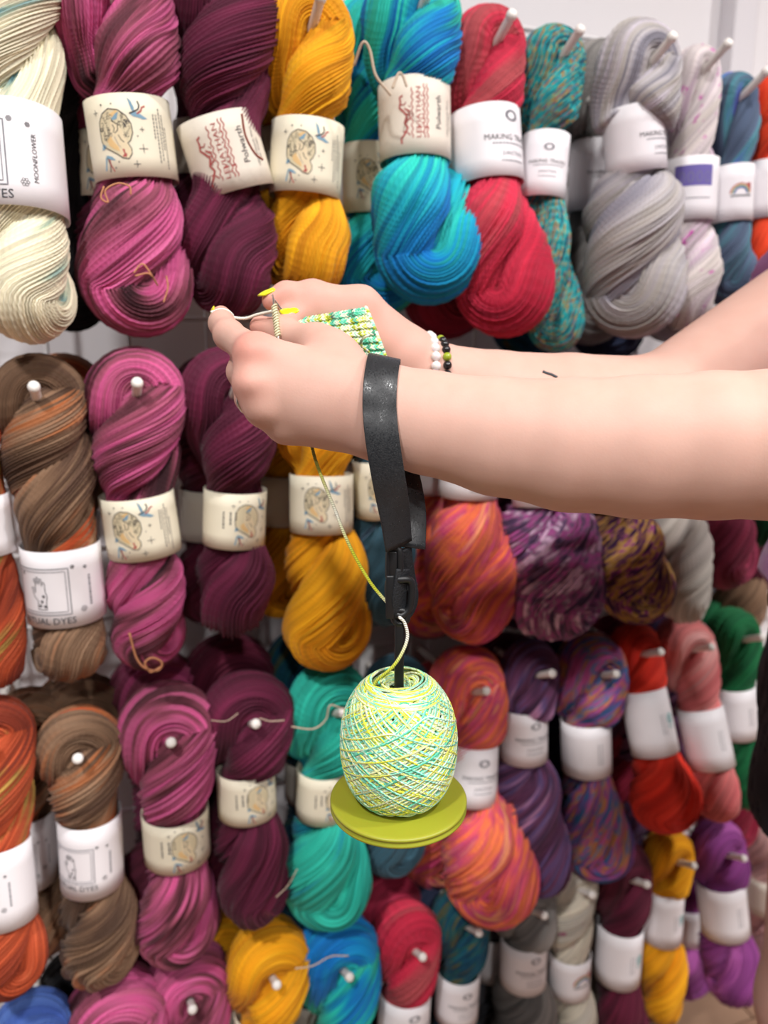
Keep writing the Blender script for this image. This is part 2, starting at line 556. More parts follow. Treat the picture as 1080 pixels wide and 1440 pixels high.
# ---- paper bands and what is printed on them
class Band:
    def __init__(s, C, ez, hx, hy, h, yaw=0.0):
        s.C, s.h, s.hx, s.hy = np.asarray(C, float), h, hx, hy
        s.ez = unit(ez)
        s.ex = unit(np.array([1.0, 0, 0]) - s.ez * s.ez[0])
        s.ey = np.cross(s.ez, s.ex)
        a = np.linspace(-math.pi, math.pi, 721)
        pts = np.stack([hx * np.sin(a), -hy * np.cos(a)], -1)
        sl = np.concatenate([[0], np.cumsum(np.linalg.norm(np.diff(pts, axis=0), axis=1))])
        s.sl, s.a, s.mid = sl, a, sl[360]
        s.per = sl[-1]
        s.u0 = np.interp(yaw, a, sl) - s.mid
    def pos(s, u, v, off=0.0):
        u = np.asarray(u, float) + s.u0
        q = np.mod(u + s.mid, s.per)
        a = np.interp(q, s.sl, s.a)
        flare = 1.0
        x = (s.hx + off) * np.sin(a) * flare
        y = -(s.hy + off) * np.cos(a) * flare
        return s.C + x[..., None] * s.ex + y[..., None] * s.ey + np.asarray(v, float)[..., None] * s.ez
    def build(s, mater, parent):
        n = 72
        u = np.linspace(0, s.per, n, endpoint=False) - s.mid
        vs = np.linspace(-s.h / 2, s.h / 2, 5)
        rows = [s.pos(u, np.full(n, v), 0.0003) for v in vs] + [s.pos(u, np.full(n, v), -0.0003) for v in vs[::-1]]
        V = np.concatenate(rows)
        m = len(rows)
        I, J = np.meshgrid(np.arange(m), np.arange(n), indexing='ij')
        F = np.stack([I * n + J, I * n + (J + 1) % n, ((I + 1) % m) * n + (J + 1) % n, ((I + 1) % m) * n + J], -1).reshape(-1, 4)
        o = mobj('paper_label', V, F, mater, parent, True)
        # overlap flap where the strip is glued at the back
        return o

class Print:
    """flat ink shapes in label coordinates (metres), wrapped on the band"""
    def __init__(s, band, scale=1.0, shift=(0, 0)):
        s.b, s.k, s.sh = band, scale, shift
        s.v, s.f, s.m = [], [], []
        s.layer = 0
    def _put(s, uv, faces, ink, lay):
        n = len(s.v)
        uv = np.asarray(uv, float) * s.k + np.asarray(s.sh)
        W = s.b.pos(uv[:, 0], uv[:, 1], 0.00045 + 0.00008 * lay)
        s.v.extend(W.tolist())
        s.f.extend([[i + n for i in f] for f in faces])
        s.m.extend([ink] * len(faces))
    def stroke(s, pts, wd, ink, lay=3, closed=False):
        pts = np.asarray(pts, float)
        if closed: pts = np.vstack([pts, pts[:1]])
        fine = [pts[0]]
        for a, b in zip(pts[:-1], pts[1:]):
            k = max(1, int(np.linalg.norm(b - a) / 0.002))
            for i in range(1, k + 1): fine.append(a + (b - a) * i / k)
        p = np.array(fine)
        t = np.gradient(p, axis=0)
        t /= np.linalg.norm(t, axis=1)[:, None] + 1e-12
        nn = np.stack([-t[:, 1], t[:, 0]], -1) * wd / 2
        uv = np.concatenate([p + nn, p - nn])
        k = len(p)
        s._put(uv, [[i, i + 1, k + i + 1, k + i] for i in range(k - 1)], ink, lay)
    def blob(s, outline, ink, lay=1, rings=4, center=None):
        o = np.asarray(outline, float)
        c = o.mean(0) if center is None else np.asarray(center, float)
        k = len(o)
        uv = [c] + [c + (q - c) * (r / rings) for r in range(1, rings + 1) for q in o]
        F = [[0, 1 + i, 1 + (i + 1) % k] for i in range(k)]
        for r in range(rings - 1):
            a, b = 1 + r * k, 1 + (r + 1) * k
            F += [[a + i, b + i, b + (i + 1) % k, a + (i + 1) % k] for i in range(k)]
        s._put(uv, F, ink, lay)
    def rect(s, x0, y0, x1, y1, ink, lay=1):
        k = max(2, int(abs(x1 - x0) / 0.002))
        xs = np.linspace(x0, x1, k)
        uv = [(x, y) for x in xs for y in (y0, y1)]
        s._put(uv, [[2 * i, 2 * i + 2, 2 * i + 3, 2 * i + 1] for i in range(k - 1)], ink, lay)
    def text(s, body, x, y, length, ink, rot=0.0, lay=3, align=0.5, squash=1.0):
        cu = bpy.data.curves.new('lettering', 'FONT')
        cu.body = body
        cu.resolution_u = 2
        ob = bpy.data.objects.new('lettering', cu)
        COL.objects.link(ob)
        dg = bpy.context.evaluated_depsgraph_get()
        me = bpy.data.meshes.new_from_object(ob.evaluated_get(dg))
        V = np.array([v.co[:2] for v in me.vertices])
        F = [list(p.vertices) for p in me.polygons]
        bpy.data.objects.remove(ob); bpy.data.curves.remove(cu); bpy.data.meshes.remove(me)
        lo, hi = V.min(0), V.max(0)
        k = length / (hi[0] - lo[0])
        V = (V - [lo[0] + (hi[0] - lo[0]) * align, (lo[1] + hi[1]) / 2]) * k * np.array([1, squash])
        c, sn = math.cos(rot), math.sin(rot)
        V = np.stack([V[:, 0] * c - V[:, 1] * sn + x, V[:, 0] * sn + V[:, 1] * c + y], -1)
        s._put(V, F, ink, lay)
    def build(s, parent, name='printed_design'):
        if s.v:
            return mobj(name, np.array(s.v), s.f, PRINTS, parent, False, midx=s.m)

def circ(cx, cy, rx, ry=None, n=16, ph=0.0):
    ry = rx if ry is None else ry
    a = np.arange(n) / n * 2 * np.pi + ph
    return np.stack([cx + rx * np.cos(a), cy + ry * np.sin(a)], -1)

def pr_sheep(p, detail=True):
    q = lambda L: [((x - 490) * 8e-5, (480 - y) * 8e-5) for x, y in L]
    head = q([(250, 215), (350, 232), (425, 290), (468, 370), (474, 460), (445, 530), (412, 560), (442, 615), (440, 665), (402, 712), (340, 702), (298, 668), (240, 632), (190, 604), (150, 580), (122, 520), (118, 420), (130, 330), (172, 258)])
    p.blob(head, WOOL, 1, 5)
    p.stroke(head, 0.0007, INK, 3, True)
    p.blob(q([(255, 340), (330, 370), (380, 450), (412, 560), (442, 615), (440, 665), (402, 712), (340, 702), (290, 620), (250, 520), (240, 430)]), FACE, 2)
    p.blob(q([(195, 520), (240, 480), (310, 590), (320, 640), (260, 610), (210, 570)]), TAN, 2.5)
    p.blob(q([(250, 270), (330, 235), (350, 255), (290, 300)]), TAN, 2.5)
    p.blob(q([(275, 310), (320, 270), (355, 250), (330, 320), (285, 332)]), BLUE, 2.7)
    p.blob(q([(115, 610), (130, 540), (175, 575), (150, 600)]), BLUE, 2.7)
    p.blob(q([(345, 615), (370, 615), (372, 650), (390, 665), (380, 695), (335, 690), (362, 665)]), RED, 2.9)
    p.stroke(q([(275, 370), (292, 410), (275, 450)]), 0.0006, INK)
    p.stroke(q([(270, 330), (330, 375), (325, 430), (290, 455)]), 0.0007, INK)
    p.stroke(q([(325, 475), (345, 520), (375, 550)]), 0.0006, INK)
    p.stroke(q([(280, 490), (310, 570), (335, 600)]), 0.0004, GREY)
    if detail:
        r = random.Random(5)
        for _ in range(120):
            x, y = r.uniform(130, 460), r.uniform(235, 600)
            inside = ((x - 290) / 165) ** 2 + ((y - 400) / 185) ** 2 < 0.9
            infc = 245 < x < 400 and y > 330 and x > 200 + (y - 330) * 0.2 and x < 330 + (y - 340) * 0.35
            if inside and not infc:
                a0 = r.uniform(0, 6.28)
                p.stroke(q([(x + 14 * math.cos(a0 + t), y + 14 * math.sin(a0 + t)) for t in (0, 0.8, 1.6, 2.4, 3.2, 4.0)]), 0.00038, INK, 2.2)
    # swallows
    p.blob(q([(460, 115), (495, 150), (520, 215), (515, 250), (490, 240), (478, 190)]), BLUE, 1)
    p.blob(q([(465, 270), (500, 250), (550, 260), (600, 290), (650, 318), (600, 328), (550, 310), (500, 300)]), BLUE, 1.2)
    p.stroke(q([(465, 272), (520, 250), (560, 230), (575, 190), (560, 150)]), 0.0012, INK, 2)
    p.stroke(q([(540, 275), (585, 245), (600, 210), (635, 195)]), 0.0014, RED, 2)
    p.blob(q([(145, 665), (175, 665), (220, 680), (262, 720), (210, 712), (175, 705)]), BLUE, 1)
    p.stroke(q([(150, 680), (140, 740), (125, 810)]), 0.0014, BLUE, 1)
    p.stroke(q([(165, 690), (190, 760), (180, 830)]), 0.0008, INK, 2)
    p.stroke(q([(185, 700), (195, 760), (232, 830)]), 0.0010, RED, 2)
    for x, y, z in ((90, 240, 30), (175, 172, 14), (290, 170, 9), (575, 425, 24), (520, 492, 8), (565, 615, 46), (478, 768, 36), (292, 737, 8), (250, 795, 9)):
        p.stroke(q([(x - z, y), (x + z, y)]), 0.00045, INK)
        p.stroke(q([(x, y - z), (x, y + z)]), 0.00045, INK)
    # small illegible lines of print running up the side
    for x, y0, y1 in ((710, 265, 480), (745, 265, 720), (785, 200, 720), (820, 260, 600), (850, 380, 790)):
        y = y0
        r = random.Random(x)
        while y < y1:
            l = r.uniform(14, 40)
            p.rect((x - 490) * 8e-5, (480 - y) * 8e-5, (x - 490 + 11) * 8e-5, (480 - y - l) * 8e-5, INK)
            y += l + 9

def flower(p, x, y, r, ink=INK):
    for i in range(6):
        a = i * math.pi / 3
        p.stroke(circ(x + r * 0.7 * math.cos(a), y + r * 0.7 * math.sin(a), r * 0.36, n=8), 0.00035, ink, 3, True)

def pr_ritual(p, word):
    q = lambda x, y: ((x - 375) * 1.57e-4, (740 - y) * 1.57e-4)
    for k, wd in ((0, 0.0009), (18, 0.0006)):
        a, b = q(95 + k, 605 + k), q(440 - k, 890 - k)
        p.stroke([(a[0], a[1]), (b[0], a[1]), (b[0], b[1]), (a[0], b[1])], wd, GREY, 3, True)
    hand = [(250, 855), (252, 800), (230, 775), (215, 720), (224, 715), (240, 750), (243, 700), (232, 670), (240, 662), (254, 700), (252, 655), (261, 652), (268, 700), (274, 662), (284, 664), (284, 710), (294, 680), (302, 686), (303, 745), (312, 770), (305, 810), (306, 855)]
    p.stroke([q(*h) for h in hand], 0.0006, INK, 3, True)
    for x, y in ((290, 772), (278, 805), (265, 832), (295, 835)):
        X = q(x, y); flower(p, X[0], X[1], 0.0014)
    for x, y, r in ((465, 600, 0.0018), (540, 615, 0.0016), (512, 873, 0.0028), (150, 640, 0.0016)):
        X = q(x, y); flower(p, X[0], X[1], r)
    X = q(295, 930)
    p.text('RITUAL DYES', X[0], X[1], 0.0520, INK)
    X = q(562, 760)
    if word:
        p.text(word, X[0], X[1], 0.034, INK, math.pi / 2)
    else:
        rr = random.Random(8); y = 670
        while y < 850:
            l = rr.uniform(8, 16); a = q(555, y); b = q(570, y + l)
            p.rect(a[0], a[1], b[0], b[1], GREY); y += l + 6

def wave(x, y0, y1, amp, n):
    t = np.linspace(0, 1, n * 8)
    return np.stack([x + amp * np.sin(2 * np.pi * n * t), y0 + (y1 - y0) * t], -1)

def pr_leviathan(p):
    q = lambda x, y: ((x - 305) * 1.36e-4, (300 - y) * 1.36e-4)
    X = q(236, 292)
    p.text('LEVIATHAN', X[0], X[1], 0.0400, RED, math.pi / 2, squash=0.72)
    for x in (198, 272, 292):
        a, b = q(x, 440), q(x, 150 if x < 200 else 128)
        p.stroke(wave(a[0], a[1], b[1], 0.0007, 7), 0.0008, RED)
    for i in range(9):
        a = q(262, 405 - i * 26)
        p.text('FIBERARTS'[i], a[0], a[1], 0.0014, RED, math.pi / 2)
    # long-necked sea beast rising from the waves
    p.stroke([q(*t) for t in ((130, 470), (128, 440), (150, 415), (170, 380), (150, 350), (165, 310), (140, 280), (118, 260), (125, 225), (120, 200), (140, 190))], 0.0016, RED)
    p.stroke([q(*t) for t in ((140, 400), (165, 405), (185, 425))], 0.0009, RED)
    p.stroke([q(*t) for t in ((150, 345), (185, 330), (180, 290), (150, 265))], 0.0011, RED)
    for i in range(5):
        p.stroke([q(150 + 6 * i, 340 - 22 * i), q(170 + 5 * i, 350 - 22 * i)], 0.0006, RED)
    p.stroke([q(*t) for t in ((118, 240), (150, 245), (160, 230))], 0.0009, RED)
    X = q(370, 282)
    p.text('Polwarth', X[0], X[1], 0.0262, INK, math.pi / 2)
    X = q(456, 300)
    p.text('100% Polwarth Wool', X[0], X[1], 0.028, INK, math.pi / 2)
    X = q(488, 310)
    p.text('DK Weight', X[0], X[1], 0.0150, INK, math.pi / 2)

def pr_tracks(p, u=0.0):
    for i in range(28):
        a = i * 2 * math.pi / 28
        c, s_ = math.cos(a), math.sin(a)
        p.stroke([(u + 0.0042 * c, 0.0205 + 0.0030 * s_), (u + 0.0074 * c, 0.0205 + 0.0052 * s_)], 0.0009, GREY)
    p.text('MAKING TRACKS', u, 0.0015, 0.056, INK)
    for y, hw, hh in ((-0.0040, 0.021, 0.0007), (-0.0190, 0.013, 0.0007)):
        x = u - hw
        r = random.Random(int(abs(y) * 1e5))
        while x < u + hw:
            l = r.uniform(0.0012, 0.0035)
            p.rect(x, y - hh, x + l, y + hh, GREY); x += l + 0.0009
    p.text('JUNCTION', u, -0.0130, 0.025, GREY)

def pr_side(p):
    """white band with a column of small print and a teal emblem"""
    for x in (-0.004, 0.001):
        y = 0.012; r = random.Random(int(x * 1e4) + 20)
        while y > -0.014:
            l = r.uniform(0.001, 0.004)
            p.rect(x, y, x + 0.0012, y - l, GREY); y -= l + 0.001
def pr_teal(p):
    for i in range(7):
        a = i * 0.9
        p.stroke([(0.012 + 0.002 * math.cos(a), 0.004 + 0.002 * math.sin(a)), (0.012 + 0.007 * math.cos(a), 0.004 + 0.008 * math.sin(a))], 0.0022, TEAL)
    p.stroke(circ(0.012, -0.006, 0.005, 0.003), 0.001, TEAL, 3, True)
def pr_purple(p):
    p.rect(-0.024, 0.002, 0.022, 0.026, PURP)
    for i in range(4):
        p.stroke(circ(-0.015 + 0.010 * i, 0.012, 0.003, 0.006), 0.0008, 1, 3, True)
    p.stroke([(-0.02, -0.012), (0.02, -0.012)], 0.0008, GREY)
def pr_rainbow(p):
    for i, k in enumerate((RED, TAN, TEAL, PURP)):
        a = np.linspace(0.1, math.pi - 0.1, 14)
        r = 0.017 - 0.0022 * i
        p.stroke(np.stack([0.004 + r * np.cos(a), -0.004 + r * np.sin(a)], -1), 0.0018, k)
    p.rect(0.014, 0.0, 0.022, 0.014, RED)
    x = -0.012; r = random.Random(4)
    while x < 0.02:
        l = r.uniform(0.002, 0.004); p.rect(x, -0.008, x + l, -0.005, INK); x += l + 0.001

# ---- colourways
CW = {
 'cream': yarn_mat('cream_yarn', [(0.0, '#f3ecd2'), (0.60, '#efe6c8'), (0.70, '#a9b9a4'), (0.76, '#5e8a93'), (0.84, '#e9e2c6')], 11, 0.12, seed=1.4),
 'black': yarn_mat('black_yarn', ['#161619', '#26262a'], seed=2),
 'pinkplum': yarn_mat('pink_plum_yarn', [(0.22, '#3c1c24'), (0.36, '#63303c'), (0.46, '#93485e'), (0.55, '#b8567f'), (0.66, '#cc568c'), (0.8, '#d86a9c')], 11, 0.07, seed=3.2),
 'maroon': yarn_mat('maroon_yarn', [(0.3, '#4c132b'), (0.7, '#6c2040')], seed=4),
 'mustard': yarn_mat('mustard_yarn', [(0.3, '#d98d08'), (0.7, '#f0ac18')], seed=5),
 'tealblue': yarn_mat('teal_blue_yarn', [(0.25, '#3fd0b0'), (0.40, '#27c0b0'), (0.48, '#0f9cc0'), (0.56, '#0a7ec4'), (0.68, '#0c78c8'), (0.8, '#1aa5b4')], 6, 0.03, seed=6.1),
 'teal': yarn_mat('teal_yarn', [(0.3, '#1f9d8d'), (0.5, '#33c6ae'), (0.62, '#0e86a8'), (0.75, '#30c7ae')], 6, 0.05, seed=7.5),
 'red': yarn_mat('raspberry_red_yarn', [(0.3, '#b3203c'), (0.55, '#cf2f4c'), (0.7, '#b04a50')], 7, 0.05, ply=0.006, seed=8, bump=0.6),
 'darkred': yarn_mat('dark_red_yarn', [(0.3, '#7c1730'), (0.7, '#9c2440')], seed=9),
 'tealmulti': yarn_mat('teal_multi_yarn', [(0.28, '#1c4a5c'), (0.4, '#138a94'), (0.5, '#1fa6a4'), (0.57, '#a38a3a'), (0.64, '#7c5a6a'), (0.75, '#1690a0')], 60, 0.6, ply=0.007, seed=10.3, bump=0.8),
 'darkteal': yarn_mat('dark_teal_yarn', [(0.3, '#0f3c52'), (0.45, '#12506c'), (0.6, '#1c5c5c'), (0.72, '#5a5a3c')], 40, 0.5, seed=11),
 'grey': yarn_mat('pale_grey_yarn', [(0.25, '#8f8b96'), (0.45, '#b5afb2'), (0.6, '#a9a29c'), (0.75, '#bcb4bd')], 8, 0.12, seed=12),
 'midgrey': yarn_mat('mid_grey_yarn', [(0.3, '#6f6c6a'), (0.7, '#97928e')], 8, 0.12, seed=12.7),
 'darkgrey': yarn_mat('charcoal_yarn', [(0.3, '#3a3a40'), (0.7, '#55545a')], 8, 0.12, seed=13.7),
 'navy': yarn_mat('navy_yarn', [(0.3, '#1c2236'), (0.7, '#2c3550')], seed=14),
 'speckle': yarn_mat('speckled_white_yarn', [(0.3, '#d9cfc9'), (0.6, '#cfc3c6'), (0.75, '#d4bccb')], 8, 0.12, speck=('#c044a4', 0.64), seed=15),
 'slate': yarn_mat('slate_blue_yarn', [(0.3, '#43506a'), (0.5, '#54637c'), (0.62, '#4d8a96'), (0.7, '#5a4fc0')], 6, 0.05, seed=16),
 'darkslate': yarn_mat('dark_slate_yarn', [(0.3, '#24404e'), (0.6, '#3c6272'), (0.75, '#5b6f86')], 6, 0.08, seed=17),
 'orange_red': yarn_mat('orange_red_yarn', [(0.3, '#e03a1c'), (0.7, '#f0552c')], seed=18),
 'scarlet': yarn_mat('scarlet_yarn', [(0.3, '#d42a18'), (0.7, '#f0402a')], seed=19),
 'brown': yarn_mat('copper_brown_yarn', [(0.25, '#543c2e'), (0.42, '#755944'), (0.54, '#93735a'), (0.64, '#a9663c'), (0.72, '#b0441e'), (0.8, '#bd9468')], 10, 0.05, seed=20.6),
 'rust': yarn_mat('rust_orange_yarn', [(0.3, '#7e2f1c'), (0.45, '#b24a28'), (0.55, '#b5502e'), (0.65, '#8a6a32'), (0.75, '#c99a4c')], 9, 0.06, seed=21.2),
 'coral': yarn_mat('coral_orange_yarn', [(0.2, '#c2406c'), (0.36, '#d95a60'), (0.46, '#ee7c48'), (0.54, '#e0605a'), (0.64, '#cc4a78'), (0.78, '#f0986a')], 22, 0.4, seed=22.4),
 'purplepink': yarn_mat('purple_pink_yarn', [(0.28, '#4a3656'), (0.42, '#7a5578'), (0.52, '#b04c94'), (0.6, '#8a6a84'), (0.72, '#d8b4d0')], 75, 0.5, ply=0.006, seed=23.1),
 'darkpurple': yarn_mat('dark_purple_yarn', [(0.3, '#3e2440'), (0.5, '#6a3a5c'), (0.62, '#5a4a78'), (0.75, '#b07a9c')], 12, 0.3, seed=24.2),
 'purplegold': yarn_mat('purple_gold_yarn', [(0.3, '#3c1f44'), (0.42, '#6c3a5c'), (0.5, '#b0813c'), (0.6, '#c49c5a'), (0.68, '#a0408a'), (0.78, '#4c2450')], 55, 0.5, seed=25.8),
 'multi': yarn_mat('jewel_multi_yarn', [(0.28, '#2c5a86'), (0.4, '#6a4a86'), (0.48, '#a04478'), (0.56, '#b4743c'), (0.64, '#3f6a94'), (0.74, '#b04c86')], 26, 0.35, seed=26.3),
 'stone': yarn_mat('stone_grey_yarn', [(0.3, '#a49a94'), (0.7, '#c8c0b6')], 6, 0.1, seed=27),
 'burgundy': yarn_mat('burgundy_yarn', [(0.3, '#6c1a34'), (0.7, '#92304c')], seed=28),
 'green': yarn_mat('bottle_green_yarn', [(0.3, '#0f5a34'), (0.7, '#1e7c48')], seed=29),
 'rose': yarn_mat('rose_pink_yarn', [(0.3, '#d8686c'), (0.55, '#e88a88'), (0.72, '#f0b0ac')], 6, 0.08, seed=30),
 'blue': yarn_mat('cobalt_blue_yarn', [(0.3, '#3a56a0'), (0.7, '#5a7cc4')], seed=31),
 'plum': yarn_mat('deep_plum_yarn', [(0.3, '#4a1026'), (0.7, '#641a34')], seed=32),
 'violet': yarn_mat('violet_yarn', [(0.3, '#7c3478'), (0.55, '#9a4a94'), (0.72, '#bc64b0')], 6, 0.08, seed=33),
 'creamgrey': yarn_mat('cream_flecked_yarn', [(0.3, '#b8b0a4'), (0.5, '#d6ccba'), (0.65, '#a8a090'), (0.75, '#9a8a9a')], 8, 0.12, speck=('#9a3a6a', 0.67), seed=34),
 'palepink': yarn_mat('pale_pink_yarn', [(0.3, '#d8a4a4'), (0.7, '#e8c0bc')], seed=35),
}

WF, WB = 0.75, 0.832
peg_specs = []
def skein(desc, color, H, B, w1, w2, label=None, kind=None, turns=0.9, y=WF, lean=0.5, q=2, seed=1, peg=True, group=None, phi0=0.0, lyaw=0.0, own=0.5, ties=None, pegtxt=None):
    """H: where the peg goes through; B: lowest point; widths in picture px at the hank's own distance"""
    Hw = at_y(H[0], H[1], y)
    Bp = at_y(B[0], B[1], y)
    if lean:
        Bx = at_x(B[0], B[1], Hw[0]) if abs(ray(*B)[0]) > 1e-3 else Bp
        yb = y + lean * (np.clip(Bx[1], y - 0.10, y + 0.0) - y)
        Bp = at_y(B[0], B[1], yb)
    d0, d1 = depth_of(Hw), depth_of(Bp)
    if not peg and y > 0.8: w1, w2 = w1 * 1.22, w2 * 1.25
    W1, W2 = w1 * d0 / FPX, w2 * d1 / FPX
    L = np.linalg.norm(Bp - Hw)
    if label:
        lx, ly, lw, lh, lt = label
        # label centre: on the plane through the hank's own hang line
        f0 = (ly - H[1]) / (B[1] - H[1])
        yl = Hw[1] + (Bp[1] - Hw[1]) * f0
        Mp = at_y(lx, ly, yl)
        dl = depth_of(Mp)
        WL, HL = lw * dl / FPX, lh * dl / FPX
        fm = float(np.clip((Hw[2] - Mp[2]) / (Hw[2] - Bp[2]), 0.2, 0.8))
    else:
        Mp = (Hw + Bp) / 2; fm = 0.5; WL, HL = W1 * 0.85, 0.05
    root = empty('yarn_skein', Hw, desc, 'yarn', group)
    N, S, ns = {3: (58, 68, 3), 2: (42, 50, 3), 1: (26, 38, 3)}[q]
    # the lower end turns round inside the lowest point
    skein_yarn('yarn', Hw, Mp, Bp, fm, (W1, WL, W2), (WL, HL) if label else None, turns * 0.95, N, S, ns, seed, CW[color], root, phi0, own)
    if label and kind:
        t = math.radians(lt) if lt is not None else None
        if t is None:
            ez = np.array([0, 0, 1.0])
        else:
            hb = Hw - Bp; yq = yl
            for _ in range(6):      # the band follows the hank's own lean towards the lens
                ez = at_y(lx + 40 * math.sin(t), ly - 40 * math.cos(t), yq) - Mp
                yq = yl + ez[2] * hb[1] / hb[2]
        if lean >= 0.6: ez = unit(Hw - Bp)
        bd = Band(Mp, ez, WL / 2, WL / 2 * 1.02, HL, lyaw)
        pm_ = {'sheep': M_paper_cream, 'sheepback': M_paper_cream, 'buff': M_paper_buff, 'leviathan': M_paper_buff}.get(kind, M_paper_white)
        lo = bd.build(pm_, root)
        kk = kind
        pr = Print(bd, WL / 0.0727 if kk.startswith('sheep') else (WL / 0.0625 if kk == 'leviathan' else (WL / 0.072 if kk.startswith('ritual') else WL / 0.066)))
        if kk == 'sheep': pr_sheep(pr, q >= 2)
        elif kk == 'sheepback':
            pr.sh = (0.020, 0); pr_sheep(pr, False)
            pr.sh = (-0.016, 0)
            p2 = Print(bd, pr.k); p2.v, p2.f, p2.m = pr.v, pr.f, pr.m
            for x, l in ((-0.020, 0.020), (-0.012, 0.014), (-0.006, 0.009)):
                pr.sh = (0, 0); yy = 0.012; r = random.Random(int(-x * 1e4))
                while yy > 0.012 - l:
                    k_ = r.uniform(0.0015, 0.004); pr.rect(x, yy, x + 0.0018, yy - k_, INK); yy -= k_ + 0.001
        elif kk == 'ritual1': pr_ritual(pr, 'MOONFLOWER')
        elif kk == 'ritual': pr_ritual(pr, None)
        elif kk == 'leviathan': pr_leviathan(pr)
        elif kk == 'tracks': pr_tracks(pr)
        elif kk == 'side': pr_side(pr)
        elif kk == 'teal': pr_side(pr); pr_teal(pr)
        elif kk == 'purple': pr_purple(pr)
        elif kk == 'rainbow': pr_rainbow(pr)
        pr.build(lo)
    if peg:
        peg_specs.append((Hw, desc, W1, group))
    return root, Hw, Mp, Bp

G1, G2, G3, G4 = 'skeins on the top row of pegs', 'skeins on the second row of pegs', 'skeins on the third row of pegs', 'skeins on the bottom row of pegs'
GB = 'second skeins tucked behind the front ones'
R = {}
# ---- top row
skein('cream skein flecked with blue green, white hand-print label, top left corner', 'cream', (18, -62), (50, 476), 150, 140, (20, 238, 135, 140, -5), 'ritual1', 1.6, q=3, seed=11, group=G1, lyaw=-0.35)
R['p1'] = skein('bright pink and plum skein with sheep label, top row', 'pinkplum', (160, 12), (186, 464), 165, 150, (186, 203, 114, 103, -8), 'sheep', 1.25, q=3, seed=12, group=G1)
R['m1'] = skein('maroon skein with tilted buff label, top row beside the pink one', 'maroon', (318, 5), (322, 442), 148, 132, (318, 222, 108, 98, -17), 'leviathan', 1.5, q=3, seed=13, group=G1)
skein('mustard yellow skein with sheep label, top row above the hands', 'mustard', (430, 52), (432, 415), 130, 116, (431, 228, 100, 95, 3), 'sheep', 0.9, q=3, seed=14, group=G1)
R['t1'] = skein('teal and bright blue skein with buff label, top row', 'tealblue', (578, 28), (618, 420), 134, 150, (583, 178, 100, 100, -1), 'leviathan', 1.35, q=3, seed=15, group=G1, lean=0.3)
skein('raspberry red thick skein with white label, top row', 'red', (684, 70), (724, 466), 106, 136, (684, 213, 98, 95, -4), 'tracks', 1.4, q=3, seed=16, group=G1, lyaw=0.3)
skein('teal and gold marled skein with white label, top row', 'tealmulti', (776, 88), (788, 492), 92, 78, (765, 238, 64, 86, 5), 'tracks', 1.3, q=3, seed=17, group=G1, lyaw=-0.4)
skein('big pale silver grey skein with white label, top row', 'grey', (896, 98), (892, 468), 118, 134, (892, 201, 82, 86, -4), 'tracks', 1.45, y=0.72, q=3, seed=18, group=G1, lyaw=0.35)
skein('white skein with pink specks and purple printed label, top row', 'speckle', (977, 102), (966, 462), 66, 84, (969, 271, 74, 82, 3), 'purple', 1.6, q=2, seed=19, group=G1, lyaw=-0.55)
skein('slate blue skein with rainbow printed label, top row near right edge', 'slate', (1030, 138), (1026, 424), 64, 62, (1030, 275, 54, 74, 2), 'rainbow', 1.3, q=2, seed=20, group=G1, lyaw=-0.5)
skein('orange red skein cut by the right edge, top row', 'orange_red', (1084, 132), (1074, 392), 62, 58, (1078, 268, 50, 76, 2), 'side', 1.2, q=1, seed=21, group=G1)
# behind the top row
skein('black skein mostly hidden behind the cream one', 'black', (75, 20), (100, 462), 90, 80, (98, 262, 60, 90, 0), None, 1.2, WB, 0, 1, 31, False, GB)
skein('plum skein behind the bright pink one, top row', 'maroon', (135, 10), (165, 420), 95, 100, (160, 240, 96, 84, 0), 'sheep', 1.2, WB, 0, 1, 32, False, GB)
skein('dark maroon skein behind the maroon one, top row', 'maroon', (285, 10), (288, 410), 90, 90, (288, 215, 86, 70, 0), 'buff', 1.2, WB, 0, 1, 33, False, GB)
skein('mustard yellow skein behind the front yellow one, top row', 'mustard', (392, 60), (400, 395), 90, 84, (396, 225, 80, 70, 0), 'buff', 1.2, WB, 0, 1, 34, False, GB)
skein('sea green and blue skein behind the bright blue one', 'tealblue', (520, 55), (542, 440), 84, 95, (520, 255, 76, 90, 0), 'sheep', 1.3, WB - 0.02, 0, 2, 35, False, GB)
skein('dark red skein behind the teal and red ones', 'darkred', (640, 100), (622, 472), 80, 92, (640, 240, 66, 70, 0), 'buff', 1.3, WB, 0, 1, 36, False, GB)
skein('dark teal skein behind the marled one, top row', 'darkteal', (745, 110), (740, 500), 66, 84, (745, 250, 60, 70, 0), 'side', 1.3, WB, 0, 1, 37, False, GB)
skein('grey skein with shaded white label behind the big silver one', 'midgrey', (838, 115), (830, 480), 84, 80, (834, 250, 66, 92, 3), 'tracks', 1.3, WB - 0.01, 0, 2, 38, False, GB)
skein('navy skein low behind the silver grey one', 'navy', (858, 140), (850, 505), 70, 84, (858, 270, 60, 70, 0), None, 1.3, WB + 0.02, 0, 1, 39, False, GB)
skein('grey skein behind the pink specked one, top row', 'grey', (945, 130), (940, 478), 60, 76, (945, 280, 54, 66, 0), None, 1.3, WB, 0, 1, 40, False, GB)
skein('navy skein behind the slate blue one', 'navy', (1008, 150), (1012, 425), 54, 60, (1008, 280, 48, 60, 0), 'side', 1.3, WB, 0, 1, 41, False, GB)

